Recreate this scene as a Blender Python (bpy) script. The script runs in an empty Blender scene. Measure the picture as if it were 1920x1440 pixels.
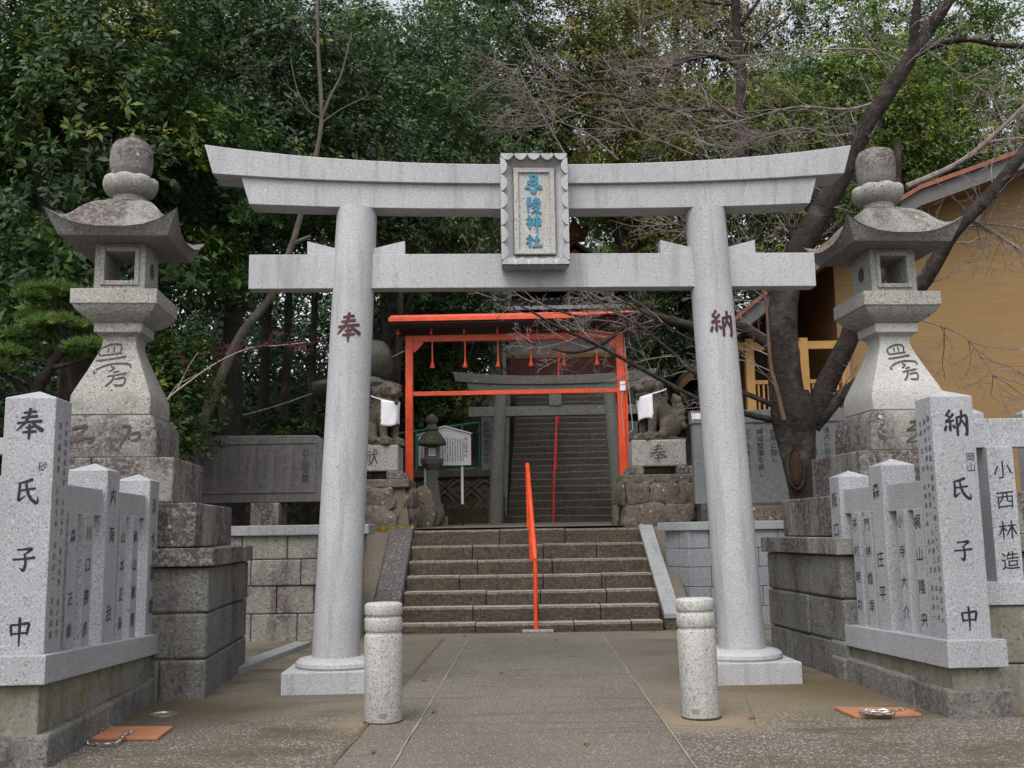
import bpy, bmesh, math, random
import numpy as np
from mathutils import Vector, Matrix, noise as mnoise
R_ = math.radians
S = bpy.context.scene
COL = S.collection
rnd = random.Random(7)
RNG = np.random.default_rng(11)

# ------------------------------------------------------------------ camera
EYE = 1.41
cam_d = bpy.data.cameras.new('camera')
cam = bpy.data.objects.new('camera', cam_d)
COL.objects.link(cam)
cam_d.sensor_fit = 'HORIZONTAL'
cam_d.sensor_width = 36.0
cam_d.lens = 36.0 * 1900.0 / 1920.0
cam_d.clip_start = 0.05
cam_d.clip_end = 600.0
CAMROT = Matrix.Rotation(R_(1.0), 3, 'Z') @ Matrix.Rotation(R_(90 + 8.38), 3, 'X') @ Matrix.Rotation(R_(-0.9), 3, 'Z')
cam.matrix_world = Matrix.Translation((0, 0, EYE)) @ CAMROT.to_4x4()
S.camera = cam

# ------------------------------------------------------------------ light (overcast day)
SUN_EL, SUN_AZ = R_(58), R_(200)
world = bpy.data.worlds.new('World')
S.world = world
world.use_nodes = True
wn = world.node_tree
wn.nodes.clear()
w_out = wn.nodes.new('ShaderNodeOutputWorld')
w_bg = wn.nodes.new('ShaderNodeBackground')
w_sky = wn.nodes.new('ShaderNodeTexSky')
w_sky.sky_type = 'NISHITA'
w_sky.sun_disc = False
w_sky.sun_elevation = SUN_EL
w_sky.sun_rotation = SUN_AZ
w_sky.dust_density = 4.0
w_sky.air_density = 1.0
w_hs = wn.nodes.new('ShaderNodeHueSaturation')
w_hs.inputs['Saturation'].default_value = 0.22
w_bg.inputs['Strength'].default_value = 0.15
wn.links.new(w_sky.outputs[0], w_hs.inputs['Color'])
wn.links.new(w_hs.outputs[0], w_bg.inputs['Color'])
wn.links.new(w_bg.outputs[0], w_out.inputs['Surface'])
sun_d = bpy.data.lights.new('sun', 'SUN')
sun_d.energy = 0.5
sun_d.angle = R_(45)
sun_d.color = (1.0, 0.97, 0.93)
sun = bpy.data.objects.new('sun', sun_d)
COL.objects.link(sun)
# sun_rotation is measured from +Y towards +X
sd = Vector((math.sin(SUN_AZ) * math.cos(SUN_EL), math.cos(SUN_AZ) * math.cos(SUN_EL), math.sin(SUN_EL)))
sun.rotation_euler = (-sd).to_track_quat('-Z', 'Y').to_euler()
sun.location = (0, -10, 30)
vs = S.view_settings
vs.view_transform = 'Standard'
vs.look = 'None'
vs.exposure = 1.02
vs.gamma = 1.0
S.render.engine = 'CYCLES'
S.cycles.max_bounces = 6
S.cycles.diffuse_bounces = 3
S.cycles.glossy_bounces = 2
S.cycles.transmission_bounces = 3
S.cycles.use_denoising = True

# ------------------------------------------------------------------ helpers
def at(px, py, Y):
    """world point on the line of sight through pixel (px,py) of the 1920x1440 photo, at distance Y up the path"""
    r = CAMROT @ Vector(((px - 960) / 1900.0, (720 - py) / 1900.0, -1))
    return Vector((0, 0, EYE)) + r * (Y / r.y)

def T(name, label, cat, loc=(0, 0, 0), rz=0.0, group=None):
    o = bpy.data.objects.new(name, None)
    o.empty_display_size = 0.2
    COL.objects.link(o)
    o.location = loc
    o.rotation_euler = (0, 0, R_(rz))
    o['label'] = label
    o['category'] = cat
    if group:
        o['group'] = group
    return o

def tag(o, label, cat, group=None):
    o['label'] = label
    o['category'] = cat
    if group:
        o['group'] = group
    return o

def dup(root, loc=None, rz=None, label=None, group=None, scale=None):
    r = root.copy()
    COL.objects.link(r)
    if loc is not None: r.location = loc
    if rz is not None: r.rotation_euler = (0, 0, R_(rz))
    if scale is not None: r.scale = scale
    if label: r['label'] = label
    if group: r['group'] = group
    for ch in list(root.children):
        c = ch.copy()
        COL.objects.link(c)
        c.parent = r
        for g in ch.children:
            dd = g.copy()
            COL.objects.link(dd)
            dd.parent = c
    return r

class MB:
    def __init__(self):
        self.v = []
        self.f = []
        self.attr = None
    def add(self, vs_, fs_):
        n = len(self.v)
        self.v.extend([tuple(p) for p in vs_])
        self.f.extend([tuple(i + n for i in f) for f in fs_])
        return self
    def box(self, x0, x1, y0, y1, z0, z1, M=None):
        p = [(x0, y0, z0), (x1, y0, z0), (x1, y1, z0), (x0, y1, z0), (x0, y0, z1), (x1, y0, z1), (x1, y1, z1), (x0, y1, z1)]
        if M is not None:
            p = [M @ Vector(q) for q in p]
        return self.add(p, [(3, 2, 1, 0), (4, 5, 6, 7), (0, 1, 5, 4), (1, 2, 6, 5), (2, 3, 7, 6), (3, 0, 4, 7)])
    def hexa(self, bottom, top):
        """8 corner points: bottom 4 counter-clockwise from above, top 4"""
        return self.add(list(bottom) + list(top), [(3, 2, 1, 0), (4, 5, 6, 7), (0, 1, 5, 4), (1, 2, 6, 5), (2, 3, 7, 6), (3, 0, 4, 7)])
    def loft(self, rings, caps=True, closed=True):
        n = len(rings[0])
        b = len(self.v)
        for r in rings:
            self.v.extend([tuple(p) for p in r])
        for i in range(len(rings) - 1):
            for j in range(n if closed else n - 1):
                k = (j + 1) % n
                self.f.append((b + i * n + j, b + i * n + k, b + (i + 1) * n + k, b + (i + 1) * n + j))
        if caps:
            self.f.append(tuple(b + j for j in reversed(range(n))))
            self.f.append(tuple(b + (len(rings) - 1) * n + j for j in range(n)))
        return self
    def lathe(self, prof, n=32, cx=0, cy=0):
        rings = [[(cx + r * math.cos(2 * math.pi * j / n), cy + r * math.sin(2 * math.pi * j / n), z) for j in range(n)] for r, z in prof]
        return self.loft(rings)
    def squares(self, prof, cx=0, cy=0):
        """square section stack: (half width x, half width y, z)"""
        return self.loft([[(cx - a, cy - b, z), (cx + a, cy - b, z), (cx + a, cy + b, z), (cx - a, cy + b, z)] for a, b, z in prof])
    def prism(self, poly, y0, y1, M=None):
        """poly in (x,z), counter-clockwise seen from -y, extruded y0..y1"""
        n = len(poly)
        p = [(x, y0, z) for x, z in poly] + [(x, y1, z) for x, z in poly]
        if M is not None:
            p = [M @ Vector(q) for q in p]
        f = [tuple(range(n)), tuple(n + j for j in reversed(range(n)))]
        for j in range(n):
            k = (j + 1) % n
            f.append((k, j, n + j, n + k))
        return self.add(p, f)
    def tube(self, pts, rad, n=8, cap=True):
        pts = [Vector(p) for p in pts]
        m = len(pts)
        if not hasattr(rad, '__len__'):
            rad = [rad] * m
        rings = []
        up = None
        for i in range(m):
            d = (pts[min(i + 1, m - 1)] - pts[max(i - 1, 0)])
            if d.length < 1e-9: d = Vector((0, 0, 1))
            d.normalize()
            if up is None:
                a = Vector((1, 0, 0)) if abs(d.x) < 0.8 else Vector((0, 1, 0))
                up = (a - d * a.dot(d)).normalized()
            else:
                up = up - d * up.dot(d)
                up = up.normalized() if up.length > 1e-6 else d.orthogonal().normalized()
            s = d.cross(up)
            rings.append([pts[i] + (up * math.cos(2 * math.pi * j / n) + s * math.sin(2 * math.pi * j / n)) * rad[i] for j in range(n)])
        return self.loft(rings, caps=cap)
    def ellipsoid(self, c, r, n=16, m=10, M=None):
        rings = []
        for i in range(m + 1):
            th = -math.pi / 2 + math.pi * i / m
            th = max(min(th, math.pi / 2 - 0.03), -math.pi / 2 + 0.03)
            ring = [Vector((r[0] * math.cos(th) * math.cos(2 * math.pi * j / n), r[1] * math.cos(th) * math.sin(2 * math.pi * j / n), r[2] * math.sin(th))) for j in range(n)]
            if M is not None:
                ring = [M @ q for q in ring]
            rings.append([Vector(c) + q for q in ring])
        return self.loft(rings)
    def rock(self, c, r, seed=0, amp=0.25, n=20, m=14, freq=1.3, box=0.0):
        """lumpy stone: rounded shape pushed about by noise; box 0..1 squares it off"""
        rings = []
        for i in range(m + 1):
            th = -math.pi / 2 + math.pi * i / m
            ring = []
            for j in range(n):
                d = Vector((math.cos(th) * math.cos(2 * math.pi * j / n), math.cos(th) * math.sin(2 * math.pi * j / n), math.sin(th)))
                if abs(abs(th) - math.pi / 2) < 1e-6:
                    d = Vector((0, 0, math.copysign(1, th))) + Vector((math.cos(2 * math.pi * j / n), math.sin(2 * math.pi * j / n), 0)) * 0.02
                k = max(abs(d.x), abs(d.y), abs(d.z))
                q = d * (1 - box) + d / k * box * 0.85
                w = 1 + amp * mnoise.noise(d * freq + Vector((seed * 7.1, seed * 3.3, seed * 1.7))) + amp * 0.35 * mnoise.noise(d * freq * 3 + Vector((seed, 0, seed)))
                q = q * w
                ring.append(Vector(c) + Vector((q.x * r[0], q.y * r[1], q.z * r[2])))
            rings.append(ring)
        return self.loft(rings)
    def build(self, name, mat, parent=None, bevel=0.0, smooth=None, segs=2, loc=None, attr=None):
        me = bpy.data.meshes.new(name)
        me.from_pydata(self.v, [], self.f)
        me.update()
        if smooth is not None:
            me.shade_smooth()
            if smooth < 179:
                me.set_sharp_from_angle(angle=R_(smooth))
        me.materials.append(mat)
        if attr is not None:
            a = me.attributes.new('tone', 'FLOAT', 'FACE')
            a.data.foreach_set('value', np.asarray(attr, dtype=np.float32))
        o = bpy.data.objects.new(name, me)
        COL.objects.link(o)
        if parent is not None:
            o.parent = parent
        if loc is not None:
            o.location = loc
        if bevel > 0:
            b = o.modifiers.new('bevel', 'BEVEL')
            b.width = bevel
            b.segments = segs
            b.limit_method = 'ANGLE'
            b.angle_limit = R_(35)
            b.harden_normals = False
        return o

def np_mesh(name, verts, quads, mat, parent=None, tone=None, smooth=False):
    """fast quad mesh from arrays"""
    me = bpy.data.meshes.new(name)
    nv, nq = len(verts), len(quads)
    me.vertices.add(nv)
    me.vertices.foreach_set('co', np.ascontiguousarray(verts, dtype=np.float32).ravel())
    me.loops.add(nq * 4)
    me.polygons.add(nq)
    me.polygons.foreach_set('loop_start', np.arange(0, nq * 4, 4, dtype=np.int32))
    me.loops.foreach_set('vertex_index', np.ascontiguousarray(quads, dtype=np.int32).ravel())
    me.update(calc_edges=True)
    if tone is not None:
        a = me.attributes.new('tone', 'FLOAT', 'FACE')
        a.data.foreach_set('value', np.asarray(tone, dtype=np.float32))
    me.materials.append(mat)
    o = bpy.data.objects.new(name, me)
    COL.objects.link(o)
    if parent is not None:
        o.parent = parent
    return o

def structure(o):
    o['kind'] = 'structure'
    return o

# ------------------------------------------------------------------ material kit
class Mat:
    def __init__(self, name, rough=0.8, spec=0.3):
        self.m = bpy.data.materials.new(name)
        self.m.use_nodes = True
        self.nt = self.m.node_tree
        self.b = self.nt.nodes['Principled BSDF']
        self.b.inputs['Roughness'].default_value = rough
        self.b.inputs['Specular IOR Level'].default_value = spec
        self.geo = self.nt.nodes.new('ShaderNodeNewGeometry')
        self.pos = self.geo.outputs['Position']
    def n(self, t, **kw):
        nd = self.nt.nodes.new(t)
        for k, v in kw.items():
            setattr(nd, k, v)
        return nd
    def link(self, a, b):
        self.nt.links.new(a, b)
    def scaled(self, sx, sy, sz, rot=(0, 0, 0)):
        mp = self.n('ShaderNodeMapping')
        mp.inputs['Scale'].default_value = (sx, sy, sz)
        mp.inputs['Rotation'].default_value = rot
        self.link(self.pos, mp.inputs['Vector'])
        return mp.outputs[0]
    def noise(self, scale, detail=3, rough=0.55, vec=None, dist=0.0):
        t = self.n('ShaderNodeTexNoise')
        t.inputs['Scale'].default_value = scale
        t.inputs['Detail'].default_value = detail
        t.inputs['Roughness'].default_value = rough
        t.inputs['Distortion'].default_value = dist
        self.link(vec if vec is not None else self.pos, t.inputs['Vector'])
        return t.outputs['Fac']
    def vor(self, scale, vec=None, feature='F1', out='Distance'):
        t = self.n('ShaderNodeTexVoronoi', feature=feature)
        t.inputs['Scale'].default_value = scale
        self.link(vec if vec is not None else self.pos, t.inputs['Vector'])
        return t.outputs[out]
    def ramp(self, fac, stops, interp='LINEAR'):
        r = self.n('ShaderNodeValToRGB')
        r.color_ramp.interpolation = interp
        e = r.color_ramp.elements
        while len(e) < len(stops):
            e.new(0.5)
        for i, (p, c) in enumerate(stops):
            e[i].position = p
            if not hasattr(c, '__len__'):
                c = (c, c, c)
            e[i].color = (c[0], c[1], c[2], 1)
        self.link(fac, r.inputs['Fac'])
        return r.outputs['Color']
    def mix(self, fac, a, b, mode='MIX'):
        x = self.n('ShaderNodeMix', data_type='RGBA', blend_type=mode)
        for s, val in ((x.inputs[0], fac), (x.inputs[6], a), (x.inputs[7], b)):
            if hasattr(val, 'node'):
                self.link(val, s)
            elif hasattr(val, '__len__'):
                s.default_value = (val[0], val[1], val[2], 1)
            else:
                s.default_value = val
        return x.outputs[2]
    def math(self, op, a, b=0.5, clamp=False):
        x = self.n('ShaderNodeMath', operation=op)
        x.use_clamp = clamp
        for s, val in ((x.inputs[0], a), (x.inputs[1], b)):
            if hasattr(val, 'node'):
                self.link(val, s)
            else:
                s.default_value = val
        return x.outputs[0]
    def sep(self, vec=None):
        x = self.n('ShaderNodeSeparateXYZ')
        self.link(vec if vec is not None else self.pos, x.inputs[0])
        return x.outputs
    def bump(self, h, strength=0.3, dist=0.02):
        b = self.n('ShaderNodeBump')
        b.inputs['Strength'].default_value = strength
        b.inputs['Distance'].default_value = dist
        self.link(h, b.inputs['Height'])
        self.link(b.outputs[0], self.b.inputs['Normal'])
    def base(self, c):
        if hasattr(c, 'node'):
            self.link(c, self.b.inputs['Base Color'])
        else:
            self.b.inputs['Base Color'].default_value = (c[0], c[1], c[2], 1)
        return self

def granite(name, light, mid, dark, grain=75, stain=0.0, stain_col=(0.055, 0.04, 0.042), moss=0.0, moss_col=(0.07, 0.075, 0.03),
            lichen=0.0, bump=0.12, rough=0.75, streak=3.0, drip=0.0, coarse=0.0, tops=False):
    k = Mat(name, rough)
    nz = k.noise(grain, 2.0, 0.65)
    light, mid, dark = [tuple(c * q for c in t) for t, q in ((light, .84), (mid, .84), (dark, .7))]
    col = k.ramp(nz, [(0.30, dark), (0.43, mid), (0.56, mid), (0.72, light)])
    big = k.noise(1.1, 3)
    col = k.mix(0.5, col, k.ramp(big, [(0.3, 0.62), (0.7, 0.98)]), 'MULTIPLY')
    if coarse > 0:
        fl = k.ramp(k.vor(42), [(0.16, 1.0), (0.24, 0.0)])
        fl2 = k.math('MULTIPLY', fl, k.ramp(k.noise(20, 1), [(0.48, 0), (0.56, coarse)]))
        col = k.mix(fl2, col, (dark[0] * .6, dark[1] * .6, dark[2] * .6))
    if stain > 0:
        v = k.scaled(1.0, 1.0, 1.0 / streak)
        s = k.noise(2.6, 6, 0.62, v, 0.3)
        f = k.ramp(s, [(0.60 - 0.30 * stain, 0.0), (0.72 - 0.26 * stain, 0.92)])
        s2 = k.noise(21, 4, 0.75)
        f = k.math('MULTIPLY', f, k.ramp(s2, [(0.40, 0.12), (0.54, 1.0)]))
        if tops:
            nz_ = k.sep(k.geo.outputs['Normal'])[2]
            f = k.math('MULTIPLY', f, k.ramp(k.math('ADD', nz_, 0.5), [(0.30, 0.12), (0.50, 1.0)]))
        col = k.mix(f, col, stain_col)
    if moss > 0:
        s = k.noise(3.7, 5, 0.7)
        f = k.ramp(s, [(0.62 - 0.3 * moss, 0.0), (0.8 - 0.3 * moss, 0.75)])
        col = k.mix(f, col, moss_col)
    if lichen > 0:
        s = k.ramp(k.vor(7.5), [(0.10, 1.0), (0.17, 0.0)])
        f = k.math('MULTIPLY', s, k.ramp(k.noise(2.0, 2), [(0.62 - 0.25 * lichen, 0), (0.70 - 0.25 * lichen, 0.8)]))
        col = k.mix(f, col, (0.42, 0.44, 0.33))
        s = k.ramp(k.vor(26), [(0.12, 1.0), (0.2, 0.0)])
        f = k.math('MULTIPLY', s, k.ramp(k.noise(5.0, 2), [(0.55, 0), (0.62, 0.7)]))
        col = k.mix(f, col, (0.5, 0.5, 0.45))
    if drip > 0:
        v = k.scaled(9.0, 9.0, 0.7)
        s = k.noise(1.0, 4, 0.6, v)
        f = k.ramp(s, [(0.52, 0.0), (0.66, drip)])
        col = k.mix(f, col, (0.12, 0.105, 0.085))
    k.base(col)
    h = k.math('ADD', k.math('MULTIPLY', nz, 0.5), k.noise(11, 4, 0.6))
    k.bump(h, bump, 0.03)
    return k.m

def plain(name, c, rough=0.6, spec=0.3, var=0.12, scale=6.0, metal=0.0, bump=0.0):
    k = Mat(name, rough, spec)
    nz = k.noise(scale, 4, 0.6)
    lo = tuple(x * (1 - var) for x in c)
    hi = tuple(min(1, x * (1 + var)) for x in c)
    k.base(k.ramp(nz, [(0.3, lo), (0.7, hi)]))
    k.b.inputs['Metallic'].default_value = metal
    if bump:
        k.bump(k.noise(scale * 6, 4), bump, 0.02)
    return k.m

MT = {}
MT['new_granite'] = granite('new_granite', (0.62, 0.62, 0.64), (0.44, 0.44, 0.455), (0.22, 0.22, 0.235), grain=88, bump=0.05, rough=0.6, drip=0.30, moss=0.06, moss_col=(0.30, 0.285, 0.26))
MT['fence_granite'] = granite('fence_granite', (0.60, 0.61, 0.64), (0.375, 0.38, 0.40), (0.13, 0.135, 0.148), grain=80, bump=0.04, rough=0.5, drip=0.14)
MT['bollard_granite'] = granite('bollard_granite', (0.60, 0.59, 0.56), (0.44, 0.43, 0.41), (0.18, 0.17, 0.16), grain=55, bump=0.25, rough=0.85, coarse=0.9, drip=0.2)
MT['old_granite'] = granite('old_granite', (0.56, 0.545, 0.50), (0.36, 0.35, 0.32), (0.09, 0.086, 0.08), grain=48, stain=0.0, moss=0.3, moss_col=(0.17, 0.165, 0.135), bump=0.3, rough=0.9, coarse=1.0)
MT['dark_old_granite'] = granite('dark_old_granite', (0.44, 0.43, 0.40), (0.25, 0.243, 0.225), (0.06, 0.058, 0.055), grain=46, tops=True, stain=0.80, stain_col=(0.06, 0.042, 0.043), moss=0.3, moss_col=(0.15, 0.148, 0.12), lichen=0.4, bump=0.35, rough=0.95, coarse=0.8)
MT['pale_shaft_granite'] = granite('pale_shaft_granite', (0.60, 0.59, 0.56), (0.47, 0.46, 0.435), (0.20, 0.195, 0.185), grain=60, bump=0.15, rough=0.85, coarse=0.5, moss=0.1, moss_col=(0.25, 0.24, 0.2))
MT['stained_granite'] = granite('stained_granite', (0.42, 0.40, 0.36), (0.26, 0.245, 0.22), (0.08, 0.075, 0.07), grain=55, stain=0.74, stain_col=(0.048, 0.035, 0.039), lichen=0.35, bump=0.4, rough=0.92, drip=0.35)
MT['pedestal_granite'] = granite('pedestal_granite', (0.30, 0.29, 0.27), (0.165, 0.16, 0.148), (0.05, 0.048, 0.046), grain=40, stain=0.36, stain_col=(0.055, 0.042, 0.043), moss=0.2, moss_col=(0.16, 0.145, 0.10), bump=0.5, rough=0.95, drip=0.2)
MT['wall_granite'] = granite('wall_granite', (0.42, 0.40, 0.36), (0.28, 0.265, 0.235), (0.10, 0.09, 0.085), grain=40, stain=0.46, stain_col=(0.075, 0.052, 0.056), bump=0.6, rough=0.95, drip=0.25)
MT['cap_granite'] = granite('cap_granite', (0.40, 0.41, 0.42), (0.29, 0.30, 0.305), (0.15, 0.15, 0.16), grain=60, bump=0.08, drip=0.3)
MT['blue_block'] = granite('blue_block', (0.33, 0.35, 0.37), (0.245, 0.26, 0.28), (0.15, 0.16, 0.175), grain=35, bump=0.3, rough=0.9, drip=0.25)
MT['step_stone'] = granite('step_stone', (0.20, 0.165, 0.13), (0.098, 0.08, 0.064), (0.045, 0.036, 0.03), grain=38, bump=0.55, rough=0.75, coarse=0.25, stain=0.25, stain_col=(0.05, 0.042, 0.03), streak=1.0)
MT['step_worn'] = granite('step_worn', (0.45, 0.43, 0.39), (0.30, 0.285, 0.255), (0.11, 0.10, 0.09), grain=45, bump=0.35, rough=0.8)
MT['dark_stringer'] = granite('dark_stringer', (0.40, 0.38, 0.37), (0.078, 0.068, 0.067), (0.03, 0.026, 0.027), grain=42, bump=0.6, rough=0.45)
MT['rubble'] = granite('rubble', (0.26, 0.225, 0.18), (0.15, 0.125, 0.10), (0.055, 0.045, 0.038), grain=18, stain=0.35, stain_col=(0.08, 0.06, 0.055), lichen=0.75, moss=0.2, moss_col=(0.10, 0.09, 0.05), bump=0.7, rough=0.95, streak=1.0)
MT['lion_stone'] = granite('lion_stone', (0.21, 0.18, 0.14), (0.115, 0.094, 0.072), (0.045, 0.037, 0.03), grain=40, stain=0.3, stain_col=(0.05, 0.04, 0.035), lichen=0.55, moss=0.25, moss_col=(0.11, 0.095, 0.05), bump=0.4, rough=0.9, streak=1.0)
MT['mossy_stone'] = granite('mossy_stone', (0.20, 0.20, 0.16), (0.115, 0.115, 0.092), (0.05, 0.05, 0.042), grain=35, moss=0.5, moss_col=(0.07, 0.085, 0.04), lichen=0.3, bump=0.5, rough=0.95)
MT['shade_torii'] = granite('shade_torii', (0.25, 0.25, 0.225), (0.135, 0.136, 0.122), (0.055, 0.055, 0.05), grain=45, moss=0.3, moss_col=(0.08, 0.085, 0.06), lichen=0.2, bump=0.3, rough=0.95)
MT['slate'] = granite('slate', (0.135, 0.128, 0.13), (0.088, 0.084, 0.087), (0.055, 0.052, 0.054), grain=14, stain=0.25, stain_col=(0.085, 0.055, 0.055), bump=0.15, rough=0.6, streak=3.0, drip=0.4)
MT['grey_slab'] = granite('grey_slab', (0.27, 0.28, 0.28), (0.20, 0.208, 0.21), (0.14, 0.146, 0.15), grain=16, bump=0.1, rough=0.6, drip=0.3)
MT['recess_shade_stone'] = granite('recess_shade_stone', (0.16, 0.155, 0.14), (0.085, 0.082, 0.075), (0.04, 0.038, 0.036), grain=50, bump=0.3, rough=0.95)  # dark tone stands in for the shade inside cut strokes and holes
MT['ink'] = plain('ink', (0.012, 0.013, 0.02), 0.45)
MT['grey_ink'] = plain('grey_ink', (0.055, 0.056, 0.06), 0.6)
MT['maroon_ink'] = plain('maroon_ink', (0.055, 0.012, 0.016), 0.5, var=0.5, scale=40)
MT['blue_paint'] = plain('blue_paint', (0.034, 0.165, 0.255), 0.45, var=0.15)
MT['vermilion'] = plain('vermilion', (0.60, 0.062, 0.016), 0.42, 0.4, var=0.22, scale=5.0)
MT['red_rail'] = plain('red_rail', (0.44, 0.028, 0.02), 0.28, 0.5, var=0.15)
MT['black_paint'] = plain('black_paint', (0.012, 0.012, 0.016), 0.4)
MT['roof_under'] = plain('roof_under', (0.06, 0.055, 0.055), 0.7)
MT['white_cloth'] = plain('white_cloth', (0.74, 0.74, 0.77), 0.9, 0.1, var=0.06, scale=9)
MT['white_plastic'] = plain('white_plastic', (0.7, 0.7, 0.68), 0.5)
MT['cable'] = plain('cable', (0.33, 0.32, 0.31), 0.5)
MT['steel'] = plain('steel', (0.42, 0.40, 0.38), 0.35, metal=0.85, var=0.25, scale=40)
MT['board_white'] = plain('board_white', (0.60, 0.60, 0.62), 0.5, var=0.05)
MT['emblem_red'] = plain('emblem_red', (0.55, 0.02, 0.03), 0.5)
MT['green_paint'] = plain('green_paint', (0.02, 0.13, 0.09), 0.5)
MT['mesh_wire'] = plain('mesh_wire', (0.03, 0.06, 0.05), 0.5)
MT['terracotta'] = plain('terracotta', (0.31, 0.135, 0.068), 0.7, var=0.2, scale=5, bump=0.1)
MT['wood'] = plain('wood', (0.36, 0.20, 0.065), 0.6, var=0.15, scale=4)
MT['dark_wood'] = plain('dark_wood', (0.045, 0.026, 0.016), 0.7, var=0.3)
MT['door_red'] = plain('door_red', (0.12, 0.034, 0.026), 0.5, var=0.25)
MT['copper'] = plain('copper', (0.20, 0.07, 0.042), 0.5, var=0.2)
MT['fascia'] = plain('fascia', (0.105, 0.10, 0.10), 0.6, var=0.15)
MT['soffit'] = plain('soffit', (0.20, 0.115, 0.05), 0.7, var=0.15)
MT['tile'] = plain('tile', (0.10, 0.105, 0.118), 0.45, var=0.3, scale=8)
MT['gutter'] = plain('gutter', (0.82, 0.82, 0.82), 0.4)
MT['plaster_grey'] = plain('plaster_grey', (0.20, 0.20, 0.20), 0.8)
MT['concrete'] = granite('concrete', (0.30, 0.285, 0.24), (0.225, 0.21, 0.175), (0.13, 0.12, 0.10), grain=30, moss=0.48, moss_col=(0.095, 0.10, 0.028), bump=0.25, rough=0.95, drip=0.75)
MT['dark_concrete'] = granite('dark_concrete', (0.12, 0.10, 0.075), (0.075, 0.062, 0.046), (0.04, 0.034, 0.026), grain=30, moss=0.35, moss_col=(0.045, 0.045, 0.025), bump=0.35, rough=0.95, drip=0.4)
MT['ramp_concrete'] = granite('ramp_concrete', (0.20, 0.175, 0.135), (0.135, 0.118, 0.09), (0.075, 0.065, 0.05), grain=30, moss=0.2, moss_col=(0.09, 0.08, 0.045), bump=0.25, rough=0.95)
MT['mortar'] = plain('mortar', (0.20, 0.178, 0.14), 0.95, var=0.25, scale=12, bump=0.3)
MT['dry_leaf'] = plain('dry_leaf', (0.13, 0.05, 0.025), 0.7, var=0.4, scale=3)
MT['grime_shade'] = plain('grime_shade', (0.06, 0.036, 0.02), 0.95, var=0.4, scale=20)
MT['yellow_grass'] = plain('yellow_grass', (0.27, 0.19, 0.025), 0.8, var=0.35, scale=9)

def wall_ochre():
    k = Mat('ochre_wall', 0.85)
    v = k.scaled(0.4, 0.4, 14.0)
    s = k.noise(2.2, 4, 0.6, v)
    col = k.ramp(s, [(0.3, (0.20, 0.124, 0.052)), (0.7, (0.25, 0.158, 0.07))])
    b = k.noise(0.8, 3)
    col = k.mix(0.35, col, k.ramp(b, [(0.3, 0.8), (0.7, 1.0)]), 'MULTIPLY')
    k.base(col)
    k.bump(s, 0.2, 0.02)
    return k.m
MT['ochre_wall'] = wall_ochre()

def bark(name, lo, hi, moss=0.0, zs=0.35, scale=9):
    k = Mat(name, 0.95, 0.15)
    v = k.scaled(1, 1, zs)
    s = k.noise(scale, 6, 0.7, v, 0.6)
    col = k.ramp(s, [(0.3, lo), (0.7, hi)])
    if moss:
        col = k.mix(k.ramp(k.noise(2.2, 5, 0.7), [(0.5, 0), (0.68, moss)]), col, (0.16, 0.165, 0.13))
    k.base(col)
    k.bump(s, 0.9, 0.05)
    return k.m
MT['cherry_bark'] = bark('cherry_bark', (0.010, 0.008, 0.007), (0.042, 0.033, 0.029), 0.25, zs=1.4, scale=7)
MT['twig_bark'] = bark('twig_bark', (0.10, 0.078, 0.073), (0.27, 0.225, 0.21), 0.0, scale=5)
MT['forest_bark'] = bark('forest_bark', (0.014, 0.012, 0.010), (0.05, 0.043, 0.035), 0.25)
MT['grey_bark'] = bark('grey_bark', (0.05, 0.043, 0.034), (0.14, 0.124, 0.10), 0.2)
MT['red_twig'] = plain('red_twig', (0.10, 0.028, 0.028), 0.7)
MT['pale_twig'] = plain('pale_twig', (0.38, 0.31, 0.26), 0.7)
MT['sucker_bark'] = bark('sucker_bark', (0.07, 0.042, 0.03), (0.17, 0.105, 0.075), 0.0)
MT['cut_wood'] = bark('cut_wood', (0.018, 0.010, 0.008), (0.05, 0.026, 0.019), 0.0)

def leaf(name, stops, rough=0.5, trans=0.30, spec=0.32, objvar=True):
    k = Mat(name, rough, spec)
    a = k.n('ShaderNodeAttribute', attribute_name='tone')
    col = k.ramp(a.outputs['Fac'], stops)
    if objvar:
        oi = k.n('ShaderNodeObjectInfo')
        hs = k.n('ShaderNodeHueSaturation')
        k.link(col, hs.inputs['Color'])
        k.link(k.math('ADD', k.math('MULTIPLY', oi.outputs['Random'], 0.035), 0.482), hs.inputs['Hue'])
        k.link(k.math('ADD', k.math('MULTIPLY', oi.outputs['Random'], 0.4), 0.8), hs.inputs['Value'])
        col = hs.outputs[0]
    k.base(col)
    tr = k.n('ShaderNodeBsdfTranslucent')
    k.link(col, tr.inputs['Color'])
    mx = k.n('ShaderNodeMixShader')
    mx.inputs[0].default_value = trans
    k.link(k.b.outputs[0], mx.inputs[1])
    k.link(tr.outputs[0], mx.inputs[2])
    out = [x for x in k.nt.nodes if x.type == 'OUTPUT_MATERIAL'][0]
    k.link(mx.outputs[0], out.inputs['Surface'])
    return k.m
MT['leaf_dark'] = leaf('leaf_dark', [(0.0, (0.011, 0.027, 0.010)), (0.5, (0.023, 0.055, 0.016)), (0.85, (0.05, 0.095, 0.02)), (1.0, (0.10, 0.13, 0.024))])
MT['leaf_blue'] = leaf('leaf_blue', [(0.0, (0.026, 0.058, 0.024)), (0.6, (0.064, 0.122, 0.046)), (1.0, (0.14, 0.20, 0.055))])
MT['leaf_bright'] = leaf('leaf_bright', [(0.0, (0.014, 0.036, 0.009)), (0.5, (0.034, 0.074, 0.014)), (0.8, (0.075, 0.12, 0.02)), (1.0, (0.17, 0.175, 0.028))])
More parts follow.
